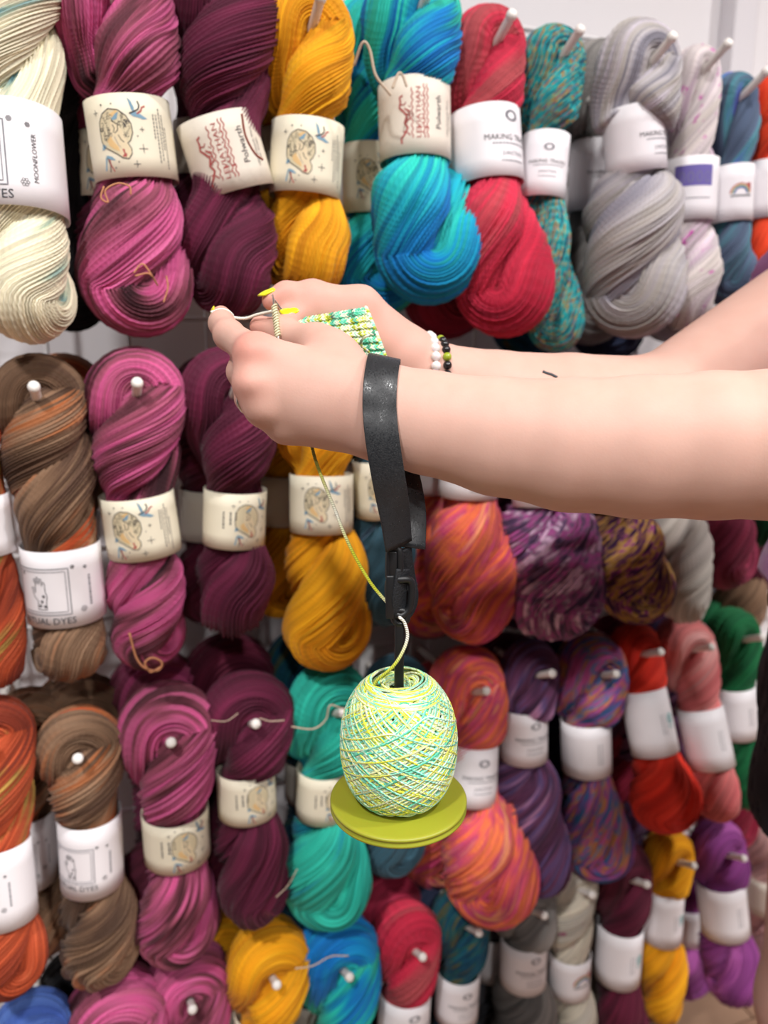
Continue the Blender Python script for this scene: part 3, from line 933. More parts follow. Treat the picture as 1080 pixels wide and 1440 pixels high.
# ---- second row
skein('rust and gold skein cut by the left edge, second row', 'rust', (-62, 570), (-4, 962), 105, 84, (-30, 735, 88, 84, -8), 'side', 1.4, q=2, seed=50, group=G2)
skein('copper brown twisted skein with white hand-print label, second row', 'brown', (55, 562), (97, 948), 124, 116, (90, 814, 104, 108, -6), 'ritual', 2.1, q=3, seed=51, group=G2, lyaw=-0.12)
R['p2'] = skein('pink and plum skein with sheep label, second row', 'pinkplum', (190, 556), (214, 932), 134, 104, (198, 734, 100, 86, -9), 'sheep', 1.7, q=3, seed=3, group=G2)
skein('dark maroon skein with sheep label, second row beside the hand', 'maroon', (322, 556), (326, 886), 128, 116, (330, 725, 86, 78, 2), 'sheepback', 1.0, q=2, seed=53, group=G2)
skein('mustard yellow skein with sheep label, below the wrist in second row', 'mustard', (440, 556), (466, 932), 116, 120, (452, 706, 88, 80, 0), 'sheep', 1.2, q=3, seed=54, group=G2)
skein('slate blue skein half hidden behind the wrist strap, second row', 'darkslate', (540, 562), (546, 872), 96, 92, (536, 684, 76, 80, -4), 'sheep', 1.1, q=2, seed=55, group=G2)
skein('coral orange skein with white label below the forearm, second row', 'coral', (660, 562), (664, 894), 104, 118, (660, 662, 82, 72, 3), 'tracks', 1.5, q=2, seed=56, group=G2)
skein('pinkish coral skein behind the coral orange one, second row', 'coral', (612, 570), (604, 888), 80, 86, (606, 656, 70, 68, 0), 'side', 1.3, WB, 0, 1, 57, False, GB)
skein('thick purple and pink marled skein below the forearm, second row', 'purplepink', (758, 560), (806, 888), 100, 142, (756, 668, 70, 88, 0), 'side', 1.2, q=2, seed=58, group=G2)
skein('muted purple skein behind the purple and pink one, second row', 'darkpurple', (726, 570), (730, 875), 80, 80, (726, 670, 60, 70, 0), None, 1.2, WB, 0, 1, 59, False, GB)
skein('purple and gold marled skein below the forearm, second row', 'purplegold', (856, 580), (906, 868), 86, 104, (866, 680, 66, 76, 0), 'side', 1.3, q=2, seed=60, group=G2)
skein('dark green skein glimpsed behind the purple and gold one', 'darkteal', (836, 600), (838, 830), 60, 60, (836, 690, 50, 50, 0), None, 1.2, WB, 0, 1, 61, False, GB)
skein('stone grey skein below the forearm, second row', 'stone', (932, 585), (968, 868), 76, 88, (940, 680, 60, 66, 0), 'side', 1.7, q=2, seed=62, group=G2)
skein('burgundy skein beside the stone grey one, second row', 'burgundy', (1010, 590), (1024, 822), 76, 88, (1014, 680, 60, 60, 0), 'side', 1.2, q=2, seed=63, group=G2)
skein('green skein at the right edge, second row', 'green', (1086, 600), (1090, 770), 70, 66, (1086, 680, 54, 50, 0), 'side', 1.2, q=1, seed=64, group=G2)
skein('brown skein behind the copper brown one, second row', 'brown', (92, 556), (100, 880), 96, 80, (98, 760, 80, 80, 0), 'ritual', 1.4, WB, 0, 1, 65, False, GB)
skein('deep maroon skein behind the dark maroon one, second row', 'plum', (298, 560), (300, 870), 96, 80, (292, 720, 76, 70, 0), 'buff', 1.2, WB, 0, 1, 66, False, GB)
skein('mustard yellow skein behind the front yellow one, second row', 'mustard', (404, 570), (392, 862), 80, 66, (396, 700, 66, 70, 0), 'buff', 1.2, WB, 0, 1, 67, False, GB)
skein('dark slate skein behind the slate blue one, second row', 'navy', (520, 570), (520, 850), 80, 70, (520, 680, 60, 66, 0), 'buff', 1.2, WB, 0, 1, 68, False, GB)

# ---- third row
skein('rust orange skein with white label cut by the left edge, third row', 'rust', (-10, 1030), (14, 1392), 104, 100, (4, 1236, 82, 112, -6), 'ritual', 1.7, q=2, seed=70, group=G3, lyaw=-0.5)
skein('olive and rust skein behind the rust orange one, third row', 'brown', (40, 1020), (62, 1330), 86, 90, (42, 1186, 70, 108, -4), 'ritual', 1.4, WB - 0.02, 0, 1, 71, False, GB)
skein('copper brown skein with white label, third row', 'brown', (112, 1050), (148, 1368), 110, 108, (128, 1190, 84, 110, -3), 'ritual', 1.7, q=2, seed=72, group=G3, lyaw=-0.2)
skein('dark brown skein behind the copper brown one, third row', 'brown', (114, 1008), (140, 1310), 104, 80, (118, 1160, 80, 80, 0), 'ritual', 1.3, WB, 0, 1, 73, False, GB)
R['p3'] = skein('rose pink and plum skein with sheep label, third row', 'pinkplum', (235, 1028), (246, 1342), 130, 110, (248, 1168, 90, 74, -4), 'sheepback', 1.2, q=2, seed=74, group=G3)
skein('plum skein behind the rose pink one, third row', 'pinkplum', (220, 975), (232, 1290), 104, 90, (225, 1130, 80, 60, 0), None, 1.3, WB, 0, 1, 75, False, GB)
R['m3'] = skein('dark maroon skein with thin tie string and sheep label, third row', 'maroon', (347, 1004), (366, 1284), 122, 108, (347, 1109, 80, 68, -3), 'sheepback', 1.1, q=2, seed=76, group=G3)
skein('blackish maroon skein behind the dark maroon one, third row', 'plum', (322, 955), (330, 1240), 110, 90, (325, 1090, 80, 60, 0), None, 1.2, WB, 0, 1, 77, False, GB)
R['t3'] = skein('sea green and blue skein with buff label, third row left of the ball', 'teal', (463, 990), (472, 1286), 114, 116, (453, 1110, 72, 70, 2), 'sheepback', 1.3, q=2, seed=78, group=G3)
skein('dark green teal skein behind the sea green one, third row', 'darkteal', (432, 945), (440, 1230), 104, 80, (436, 1090, 70, 60, 0), 'buff', 1.2, WB, 0, 1, 79, False, GB)
skein('dark slate skein behind the hanging yarn ball, third row', 'darkslate', (556, 968), (552, 1222), 96, 90, (555, 1080, 70, 70, 0), 'side', 1.2, y=0.79, lean=0, q=1, seed=80, group=G3)
skein('orange and pink skein with white label, third row right of the ball', 'coral', (655, 962), (704, 1286), 104, 124, (664, 1083, 70, 82, 2), 'tracks', 1.4, q=2, seed=81, group=G3)
skein('dusty orange skein behind the orange and pink one, third row', 'coral', (615, 980), (614, 1235), 80, 80, (615, 1085, 60, 66, 0), None, 1.3, WB, 0, 1, 82, False, GB)
skein('dark purple skein with white label, third row', 'darkpurple', (745, 940), (762, 1246), 80, 98, (736, 1028, 66, 76, 0), 'tracks', 1.4, q=2, seed=83, group=G3)
skein('jewel toned multicolour skein with white label, third row', 'multi', (830, 940), (850, 1226), 96, 92, (824, 1045, 68, 76, -2), 'side', 1.3, q=2, seed=84, group=G3)
skein('bright scarlet skein with teal marked label, third row', 'scarlet', (892, 912), (946, 1166), 70, 96, (912, 1012, 64, 90, -16), 'teal', 1.3, lean=0.8, q=2, seed=85, group=G3)
skein('muted purple skein behind the scarlet one, third row', 'darkpurple', (880, 1000), (884, 1190), 70, 80, (882, 1080, 54, 50, 0), None, 1.3, WB, 0, 1, 86, False, GB)
skein('rose pink skein with white label, third row', 'rose', (960, 905), (1012, 1152), 78, 66, (992, 1034, 62, 84, -14), 'side', 1.5, lean=0.8, q=2, seed=87, group=G3)
skein('bottle green skein with white label beside the dark shorts', 'green', (1030, 892), (1048, 1130), 72, 66, (1034, 997, 56, 74, 3), 'side', 1.1, lean=0.6, q=2, seed=88, group=G3)
skein('dark red skein under the bottle green one', 'darkred', (1000, 980), (1030, 1185), 70, 70, (1010, 1060, 54, 50, 0), 'side', 1.2, WB, 0, 1, 89, False, GB)

# ---- bottom row
skein('cobalt blue skein at the lower left corner', 'blue', (44, 1446), (75, 1740), 104, 92, (58, 1560, 80, 80, 0), 'side', 1.2, q=1, seed=90, group=G4)
skein('pink and plum skein at the bottom edge, second from the left', 'pinkplum', (162, 1428), (180, 1720), 126, 100, (170, 1540, 86, 70, 0), 'sheep', 1.2, q=2, seed=91, group=G4)
skein('dusky pink and plum skein at the bottom edge, left of the yellow', 'pinkplum', (264, 1384), (272, 1690), 112, 100, (268, 1470, 80, 70, 0), 'sheep', 1.2, y=0.77, q=2, seed=95, group=G4)
skein('mustard yellow skein with label at the bottom edge', 'mustard', (376, 1352), (386, 1650), 110, 100, (372, 1442, 80, 70, -4), 'sheep', 1.1, q=2, seed=93, group=G4)
skein('mustard yellow skein peeking out behind the bottom row', 'mustard', (306, 1330), (310, 1600), 76, 80, (308, 1430, 60, 60, 0), 'buff', 1.2, WB, 0, 1, 94, False, GB)
R['t4'] = skein('blue and turquoise skein at the bottom edge', 'tealblue', (473, 1342), (478, 1640), 114, 100, (476, 1470, 80, 70, 0), 'buff', 1.0, q=2, seed=96, group=G4)
skein('dark sea green skein behind the blue and turquoise one', 'darkteal', (440, 1310), (446, 1580), 90, 80, (442, 1420, 66, 66, 0), 'buff', 1.2, WB, 0, 1, 97, False, GB)
skein('crimson skein with white label at the bottom edge', 'red', (572, 1318), (580, 1620), 92, 90, (568, 1424, 72, 80, 3), 'tracks', 1.4, q=2, seed=98, group=G4)
skein('dark red skein behind the crimson one, bottom row', 'darkred', (540, 1265), (548, 1560), 84, 80, (544, 1390, 66, 66, 0), None, 1.2, WB, 0, 1, 99, False, GB)
skein('dark teal skein with white label, bottom row', 'darkteal', (648, 1287), (642, 1560), 80, 80, (643, 1393, 60, 76, 3), 'tracks', 1.2, q=2, seed=100, group=G4)
skein('midnight teal skein behind the dark teal one, bottom row', 'navy', (612, 1262), (612, 1530), 76, 70, (612, 1380, 58, 60, 0), None, 1.2, WB, 0, 1, 101, False, GB)
skein('mid grey skein with white label, bottom row', 'midgrey', (736, 1264), (738, 1500), 84, 92, (736, 1346, 64, 70, 2), 'tracks', 1.4, q=2, seed=102, group=G4)
skein('charcoal skein with shaded label behind the mid grey one', 'darkgrey', (692, 1256), (692, 1480), 70, 70, (690, 1332, 58, 70, 0), 'side', 1.2, WB, 0, 1, 103, False, GB)
skein('cream flecked skein with colourful printed label, bottom row', 'creamgrey', (802, 1238), (806, 1470), 70, 76, (800, 1362, 58, 60, 2), 'rainbow', 1.7, q=2, seed=104, group=G4)
skein('deep plum skein with white label, bottom row', 'plum', (876, 1224), (874, 1480), 76, 78, (870, 1334, 62, 84, 4), 'teal', 1.2, q=2, seed=105, group=G4)
skein('grey skein glimpsed between cream and plum skeins', 'midgrey', (838, 1232), (838, 1440), 58, 60, (838, 1330, 48, 50, 0), None, 1.2, WB, 0, 1, 106, False, GB)
skein('golden yellow skein with white label, bottom row near the floor', 'mustard', (940, 1200), (930, 1428), 66, 64, (932, 1280, 54, 82, 3), 'teal', 1.6, q=2, seed=107, group=G4)
skein('violet skein with white label, bottom row near the shorts', 'violet', (1008, 1190), (1032, 1404), 72, 76, (1016, 1272, 64, 76, -8), 'side', 1.0, lean=0.7, q=2, seed=108, group=G4)
skein('dark purple skein behind the golden yellow one, bottom row', 'violet', (966, 1210), (968, 1390), 58, 62, (968, 1290, 50, 60, 0), 'side', 1.2, WB, 0, 1, 109, False, GB)
skein('pale pink skein at the far right end of the bottom row', 'palepink', (1088, 1170), (1092, 1350), 56, 56, (1078, 1250, 50, 60, 0), 'buff', 1.2, y=0.84, lean=0, q=1, seed=110, group=G4, peg=False)

for n_, (d_, c_, H_, B_, w_, wl_) in enumerate((
    ('tan brown skein glimpsed below the burgundy one, second row', 'brown', (1046, 690), (1036, 884), 66, 74),
    ('charcoal skein behind the stone grey one, second row', 'darkgrey', (966, 600), (972, 842), 66, 70),
    ('dark wine skein behind the burgundy one, second row', 'plum', (1050, 600), (1052, 830), 66, 70),
    ('navy skein behind the purple and gold one, second row', 'navy', (884, 590), (872, 850), 70, 76),
    ('wine skein behind the dark purple one, third row', 'plum', (712, 935), (716, 1190), 76, 80),
    ('navy skein behind the jewel toned one, third row', 'navy', (796, 915), (800, 1180), 74, 78),
    ('dusky plum skein behind the rose pink one, third row', 'darkpurple', (930, 905), (936, 1140), 66, 70),
    ('dark red skein behind the jewel toned and scarlet ones, third row', 'darkred', (862, 905), (866, 1150), 66, 70),
    ('dark green skein behind the bottle green one, third row', 'green', (1000, 880), (1004, 1100), 64, 66),
    ('black skein behind the copper brown one, bottom left', 'black', (110, 1390), (118, 1660), 90, 84),
    ('dark plum skein behind the dusky pink one, bottom row', 'plum', (226, 1345), (232, 1620), 90, 84),
    ('navy skein behind the crimson one, bottom row', 'navy', (504, 1290), (508, 1560), 80, 78),
    ('charcoal skein behind the deep plum one, bottom row', 'darkgrey', (772, 1240), (774, 1470), 70, 72),
    ('dark wine skein behind the golden one, bottom row', 'plum', (908, 1215), (908, 1420), 62, 64))):
    skein(d_, c_, H_, B_, w_, wl_, None, None, 1.2, WB + 0.012, 0, 1, 200 + n_, False, GB)

# ---- pegs
def peg(Hw, desc, W1):
    base = np.array([Hw[0], GRID_Y - 0.003, Hw[2] - 0.012])
    t = empty('display_peg', base, 'white peg through the ' + desc, 'peg', 'white display pegs')
    d = unit(np.array([0, -1, 0.52]))
    kn = np.array([Hw[0], Hw[1] - W1 * 0.12, Hw[2] - 0.006])
    tip = kn + d * 0.045
    MB().tube(spline([base, (base + kn) / 2, kn + np.array([0, 0.012, -0.001]), kn, kn + d * 0.014, tip], 30), 0.0042, 12).build('rod', M_peg, t)
    T, Nn, Bn = frames([tip - d, tip])
    Vs = MB()
    prof = [(0.0042, -0.004), (0.0050, -0.003), (0.0052, 0.0), (0.0044, 0.0026), (0.0022, 0.0036), (0.0002, 0.0038)]
    Mx = np.stack([Nn[0], Bn[0], d])
    Vs.lathe(prof, 16, tip, Mx).build('end_cap', M_peg, t)
    MB().box((-0.012, -0.004, -0.03), (0.012, 0.0, 0.03), None, base + np.array([0, -0.004, 0]), 0.0015).build('bracket', M_wire, t)
ROWS = {G1: 'in the top row', G2: 'in the second row', G3: 'in the third row', G4: 'in the bottom row'}
seen_pegs = set()
for Hw, desc, W1, g in peg_specs:
    d0 = desc
    for cut in (' with ', ', ', ' beside ', ' behind ', ' half ', ' below ', ' cut ', ' near ', ' at the '):
        d0 = d0.split(cut)[0]
    d0 = d0 + ' ' + ROWS[g]
    if d0 in seen_pegs:
        d0 = ' '.join(desc.split()[:12])
    seen_pegs.add(d0)
    peg(Hw, d0, W1)

# ---- tie strings (parts of their skeins)
def tie(key, px, depth_y, mater, r=0.0007):
    root, Hw, Mp, Bp = R[key]
    pts = [at_y(x, y, yy) for x, y, yy in px]
    MB().tube(spline(pts, 40), r, 6).build('tie_string', mater, root)
yf = WF - 0.062
tie('p1', [(146, 262, yf), (142, 278, yf), (152, 284, yf), (148, 268, yf), (165, 258, yf), (182, 262, yf), (184, 274, yf)], 0, M_string)
tie('p1', [(188, 384, yf), (198, 372, yf), (206, 376, yf), (222, 402, yf), (210, 385, yf), (190, 388, yf)], 0, M_string)
tie('p1', [(234, 388, yf), (236, 405, yf), (230, 425, yf)], 0, M_string)
tie('t1', [(498, 92, yf + 0.01), (510, 60, yf), (520, 70, yf), (528, 105, yf), (545, 128, yf), (550, 134, yf)], 0, M_string_pale, 0.0012)
tie('t1', [(552, 124, yf), (560, 104, yf), (566, 106, yf), (572, 122, yf)], 0, M_string_pale, 0.0012)
tie('m1', [(340, 160, yf), (345, 190, yf), (358, 215, yf), (370, 225, yf)], 0, mat('rust_string', '#8a4a3a', 0.8), 0.001)
tie('p2', [(182, 890, yf), (192, 925, yf), (205, 940, yf), (222, 943, yf), (228, 932, yf), (215, 925, yf), (204, 932, yf), (212, 945, yf), (226, 938, yf)], 0, M_string, 0.0011)
tie('m3', [(297, 1013, yf), (318, 1014, yf), (335, 1003, yf)], 0, M_string_pale, 0.0006)
tie('m3', [(365, 1010, yf), (380, 1014, yf), (400, 1013, yf)], 0, M_string_pale, 0.0006)
tie('m3', [(388, 1262, yf), (405, 1245, yf), (418, 1222, yf)], 0, M_string_pale, 0.0006)
tie('t3', [(410, 1022, yf), (440, 1025, yf), (458, 1012, yf), (464, 992, yf), (480, 996, yf), (505, 1002, yf)], 0, M_string_pale, 0.0008)
tie('t4', [(415, 1362, yf), (440, 1358, yf), (465, 1345, yf), (490, 1344, yf)], 0, M_string_pale, 0.0008)
#@@HERO@@
# ------------------------------------------------------------------ signed-distance modelling for the person
def rc(a, b, ra, rb, n=None, s=1.0):
    """tapered limb from a to b; n,s squash it along direction n"""
    return ('c', np.asarray(a, float), np.asarray(b, float), ra, rb, None if n is None else unit(n), s)
def el(c, r, X=None):
    """ellipsoid, X rows are its axes"""
    return ('e', np.asarray(c, float), np.asarray(r, float), np.eye(3) if X is None else np.asarray(X, float))
def prim_d(p, q):
    if q[0] == 'c':
        _, a, b, ra, rb, n, s = q
        v = p - a
        ba = b - a
        if n is not None:
            nn = unit(n - ba * (n @ ba) / (ba @ ba))
            v = v + (s - 1) * (v @ nn)[:, None] * nn
        h = np.clip(v @ ba / (ba @ ba), 0, 1)
        d = np.linalg.norm(v - h[:, None] * ba, axis=1) - (ra + (rb - ra) * h)
        return d / (0.5 + 0.5 * s)
    _, c, r, X = q
    l = (p - c) @ X.T
    k0 = np.linalg.norm(l / r, axis=1)
    k1 = np.linalg.norm(l / (r * r), axis=1) + 1e-9
    return np.where(k0 < 1e-6, -r.min(), k0 * (k0 - 1) / k1)
def prim_bound(q):
    if q[0] == 'c':
        return (q[1] + q[2]) / 2, np.linalg.norm(q[2] - q[1]) / 2 + max(q[3], q[4])
    return q[1], q[2].max()
def smin(a, b, k):
    h = np.maximum(k - np.abs(a - b), 0) / k
    return np.minimum(a, b) - h * h * k * 0.25
class Field:
    def __init__(s):
        s.groups = []
    def group(s, k, kj, *prims):
        s.groups.append((k, kj, list(prims)))
        return s
    def ev(s, p, near=None):
        """near=(centre, radius): only primitives that can matter there"""
        d = np.full(len(p), 1.0)
        for k, kj, prims in s.groups:
            dg = None
            for q in prims:
                if near is not None:
                    c, r = prim_bound(q)
                    if np.linalg.norm(c - near[0]) > r + near[1] + 0.05: continue
                t = prim_d(p, q)
                dg = t if dg is None else smin(dg, t, k)
            if dg is not None:
                d = smin(d, dg, kj)
        return d
    def bounds(s, pad=0.03):
        lo, hi = np.full(3, 1e9), np.full(3, -1e9)
        for _, _, prims in s.groups:
            for q in prims:
                if q[0] == 'c':
                    for e, r in ((q[1], q[3]), (q[2], q[4])):
                        lo, hi = np.minimum(lo, e - r), np.maximum(hi, e + r)
                else:
                    lo, hi = np.minimum(lo, q[1] - q[2].max()), np.maximum(hi, q[1] + q[2].max())
        return lo - pad, hi + pad

def surface(fn, lo, hi, h, bs=14):
    """naive surface nets on a block-sparse grid; fn(points, near)"""
    dims = np.ceil((hi - lo) / h / bs).astype(int)
    nx, ny, nz = dims * bs
    V = np.ones((nx, ny, nz), np.float32)
    rad = bs * h * 0.5 * 1.75
    bi = np.stack(np.meshgrid(*[np.arange(d) for d in dims], indexing='ij'), -1).reshape(-1, 3)
    cen = lo + (bi + 0.5) * bs * h
    dc = fn(cen, None)
    loc = np.stack(np.meshgrid(*[np.arange(bs)] * 3, indexing='ij'), -1).reshape(-1, 3)
    for b, c, d in zip(bi, cen, dc):
        sl = tuple(slice(b[i] * bs, (b[i] + 1) * bs) for i in range(3))
        if abs(d) > rad * 1.5 + 0.02:
            V[sl] = 1.0 if d > 0 else -1.0
        else:
            V[sl] = fn(lo + (b * bs + loc) * h, (c, rad)).reshape(bs, bs, bs)
    ins = V < 0
    cs = np.zeros((nx - 1, ny - 1, nz - 1), np.int8)
    for dx in (0, 1):
        for dy in (0, 1):
            for dz in (0, 1):
                cs += ins[dx:nx - 1 + dx, dy:ny - 1 + dy, dz:nz - 1 + dz]
    act = (cs > 0) & (cs < 8)
    idx = np.argwhere(act)
    imap = np.full(act.shape, -1, np.int32)
    imap[act] = np.arange(len(idx))
    acc = np.zeros((len(idx), 3)); cnt = np.zeros(len(idx))
    corners = [(x, y, z) for x in (0, 1) for y in (0, 1) for z in (0, 1)]
    for a in corners:
        for ax in range(3):
            if a[ax] == 0:
                b = list(a); b[ax] = 1
                va = V[idx[:, 0] + a[0], idx[:, 1] + a[1], idx[:, 2] + a[2]]
                vb = V[idx[:, 0] + b[0], idx[:, 1] + b[1], idx[:, 2] + b[2]]
                m = (va < 0) != (vb < 0)
                t = np.where(m, va / np.where(m, va - vb, 1), 0)
                p = np.tile(np.array(a, float), (len(idx), 1)); p[:, ax] = t
                acc[m] += p[m]; cnt[m] += 1
    verts = lo + (idx + acc / cnt[:, None]) * h
    quads = []
    for ax in range(3):
        o = [1 if i == ax else 0 for i in range(3)]
        A = ins[:nx - o[0], :ny - o[1], :nz - o[2]]
        B = ins[o[0]:, o[1]:, o[2]:]
        e = np.argwhere(A != B)
        u, w_ = [(1, 2), (2, 0), (0, 1)][ax]
        ok = (e[:, u] > 0) & (e[:, w_] > 0)
        e = e[ok]
        s_in = A[e[:, 0], e[:, 1], e[:, 2]]
        def cell(du, dw):
            c = e.copy(); c[:, u] -= du; c[:, w_] -= dw
            c = np.minimum(c, np.array(act.shape) - 1)
            return imap[c[:, 0], c[:, 1], c[:, 2]]
        q = np.stack([cell(1, 1), cell(0, 1), cell(0, 0), cell(1, 0)], -1)
        q[~s_in] = q[~s_in][:, ::-1]
        quads.append(q)
    quads = np.concatenate(quads)
    quads = quads[(quads >= 0).all(1)]
    return verts, quads

def project(fn, Vv, steps=2, cell=0.05):
    key = np.floor(Vv / cell).astype(int)
    _, inv = np.unique(key, axis=0, return_inverse=True)
    inv = inv.ravel()
    order = np.argsort(inv, kind='stable')
    splits = np.split(order, np.cumsum(np.bincount(inv))[:-1])
    out = Vv.copy()
    e = 4e-4
    for ids in splits:
        p = out[ids]
        c = p.mean(0)
        near = (c, cell)
        for _ in range(steps):
            d = fn(p, near)
            g = np.stack([(fn(p + np.eye(3)[i] * e, near) - d) / e for i in range(3)], -1)
            gn = (g * g).sum(1)[:, None] + 1e-6
            st = np.clip(d[:, None] / gn, -0.004, 0.004) * g
            p = p - st
        out[ids] = p
    return out

# ---- joints (picture position + distance from the lens, metres)
NW = P(540, 581, 0.468)                     # near (left) wrist
NF = [P(600, 594, 0.468), P(700, 614, 0.464), P(800, 626, 0.458), P(900, 629, 0.452), P(1000, 627, 0.446), P(1080, 626, 0.442)]
NE = P(1165, 640, 0.436)
NS_ = LHZ(0.475, 0.44, 1.285)
FW = P(602, 531, 0.575)                     # far (right) wrist
FE = P(925, 578, 0.615)
FS = LHZ(0.478, 0.785, 1.265)
LB = lambda lat, head, z: LHZ(lat + 0.05, head, z)
body = Field()
# trunk
body.group(0.06, 0.02,
    el(LB(0.435, 0.61, 0.875), (0.120, 0.165, 0.12), np.stack([RIGHT, HEAD, ZUP])),
    el(LB(0.435, 0.61, 1.00), (0.105, 0.140, 0.13), np.stack([RIGHT, HEAD, ZUP])),
    el(LB(0.455, 0.61, 1.17), (0.110, 0.150, 0.15), np.stack([RIGHT, HEAD, ZUP])),
    rc(LB(0.395, 0.55, 1.17), LB(0.395, 0.67, 1.17), 0.055, 0.055),
    rc(LB(0.47, 0.50, 1.285), LB(0.455, 0.72, 1.285), 0.055, 0.055),
    rc(LB(0.470, 0.61, 1.28), LB(0.445, 0.61, 1.40), 0.056, 0.050))
# head
hc = LB(0.425, 0.61, 1.475)
HX = np.stack([RIGHT, HEAD, ZUP])
body.group(0.03, 0.02,
    el(hc + RIGHT * 0.015 + ZUP * 0.02, (0.092, 0.074, 0.088), HX),
    el(hc - RIGHT * 0.035 - ZUP * 0.045, (0.052, 0.050, 0.062), HX),
    el(hc - RIGHT * 0.062 - ZUP * 0.088, (0.020, 0.020, 0.018), HX))
body.group(0.008, 0.010, rc(hc - RIGHT * 0.082 + ZUP * 0.008, hc - RIGHT * 0.104 - ZUP * 0.028, 0.006, 0.0095),
    rc(hc - RIGHT * 0.093 - ZUP * 0.034 + HEAD * 0.011, hc - RIGHT * 0.093 - ZUP * 0.034 - HEAD * 0.011, 0.006, 0.006))
body.group(0.004, 0.006, rc(hc - RIGHT * 0.083 - ZUP * 0.056 - HEAD * 0.016, hc - RIGHT * 0.083 - ZUP * 0.056 + HEAD * 0.016, 0.0045, 0.0045),
    rc(hc - RIGHT * 0.083 - ZUP * 0.065 - HEAD * 0.013, hc - RIGHT * 0.083 - ZUP * 0.065 + HEAD * 0.013, 0.005, 0.005))
for sg in (-1, 1):
    body.group(0.006, 0.006, el(hc + RIGHT * 0.02 + HEAD * sg * 0.076 - ZUP * 0.012, (0.018, 0.007, 0.030), HX))
# legs
for hd in (0.525, 0.695):
    body.group(0.03, 0.03, rc(LB(0.44, hd, 0.84), LB(0.425, hd, 0.47), 0.088, 0.055),
        rc(LB(0.425, hd, 0.47), LB(0.445, hd, 0.34), 0.054, 0.054), rc(LB(0.445, hd, 0.34), LB(0.455, hd, 0.085), 0.054, 0.035),
        rc(LB(0.47, hd, 0.04), LB(0.34, hd, 0.028), 0.036, 0.024), rc(LB(0.34, hd, 0.028), LB(0.30, hd, 0.022), 0.026, 0.018))
# upper arms
body.group(0.02, 0.02, rc(NS_, NE, 0.052, 0.042))
body.group(0.02, 0.016, rc(FS, FE, 0.052, 0.042))
# near forearm: silhouette radii from wrist to elbow
NR_ = [0.0310, 0.0352, 0.0392, 0.0415, 0.0424, 0.0424]
pp = [NW] + NF + [NE]
rr_ = [0.0285] + NR_ + [0.041]
sq = [1.22, 1.20, 1.12, 1.06, 1.03, 1.0, 1.0]
body.group(0.004, 0.008, *[rc(pp[i], pp[i + 1], rr_[i], rr_[i + 1], FWD, sq[i]) for i in range(len(pp) - 1)])
# far forearm
fp = [FW, P(700, 556, 0.59), P(800, 568, 0.60), FE]
fr_ = [0.0262, 0.0335, 0.0385, 0.0425]
body.group(0.004, 0.012, *[rc(fp[i], fp[i + 1], fr_[i], fr_[i + 1], FWD, (1.25, 1.12, 1.0)[i]) for i in range(3)])
# ---- near hand, back towards the lens
D = 0.468
mI, mM, mR, mL = P(362, 500, D - 0.002), P(360, 538, D - 0.004), P(375, 573, D + 0.000), P(402, 598, D + 0.008)
wI, wM, wR, wL = P(515, 550, D), P(518, 567, D - 0.002), P(518, 585, D), P(514, 600, D + 0.006)
body.group(0.010, 0.008,
    rc(NW, P(503, 572, D + 0.004), 0.0275, 0.0245, FWD, 1.35),
    rc(wI, mI, 0.0150, 0.0122), rc(wM, mM, 0.0150, 0.0122), rc(wR, mR, 0.0145, 0.0116), rc(wL, mL, 0.0140, 0.0108),
    rc(P(470, 535, D + 0.006), P(405, 520, D + 0.006), 0.0150, 0.0130),
    rc(P(470, 585, D + 0.006), P(410, 565, D + 0.006), 0.0150, 0.0130),
    rc(P(495, 598, D + 0.012), P(430, 592, D + 0.014), 0.0135, 0.0120),      # heel of the little-finger side
    rc(P(512, 556, D + 0.008), P(462, 500, D + 0.022), 0.0190, 0.0150))      # ball of the thumb
iP, iD, iT = P(322, 471, 0.500), P(312, 455, 0.521), P(311, 444, 0.532)
body.group(0.006, 0.010, rc(mI, iP, 0.0112, 0.0092), rc(iP, iD, 0.0090, 0.0080), rc(iD, iT, 0.0078, 0.0068))
mP, mD, mT = P(341, 523, 0.503), P(370, 516, 0.524), P(394, 512, 0.520)
body.group(0.006, 0.008, rc(mM, mP, 0.0110, 0.0094), rc(mP, mD, 0.0090, 0.0080), rc(mD, mT, 0.0078, 0.0068))
rP, rD, rT = P(351, 560, 0.506), P(380, 550, 0.526), P(402, 545, 0.521)
body.group(0.006, 0.008, rc(mR, rP, 0.0104, 0.0088), rc(rP, rD, 0.0086, 0.0076), rc(rD, rT, 0.0075, 0.0066))
lP, lD, lT = P(378, 588, 0.508), P(402, 578, 0.522), P(420, 572, 0.517)
body.group(0.006, 0.008, rc(mL, lP, 0.0094, 0.0078), rc(lP, lD, 0.0076, 0.0068), rc(lD, lT, 0.0067, 0.0060))
tM, tI, tT = P(446, 484, 0.502), P(399, 469, 0.5215), P(366, 459, 0.529)
body.group(0.008, 0.012, rc(P(470, 505, 0.488), tM, 0.0150, 0.0122), rc(tM, tI, 0.0118, 0.0092), rc(tI, tT, 0.0092, 0.0072))
# knuckle bumps
body.group(0.01, 0.010, el(P(357, 494, D - 0.009), (0.008, 0.008, 0.006)), el(P(354, 540, D - 0.011), (0.008, 0.009, 0.006)), el(P(366, 573, D - 0.006), (0.007, 0.007, 0.006)))
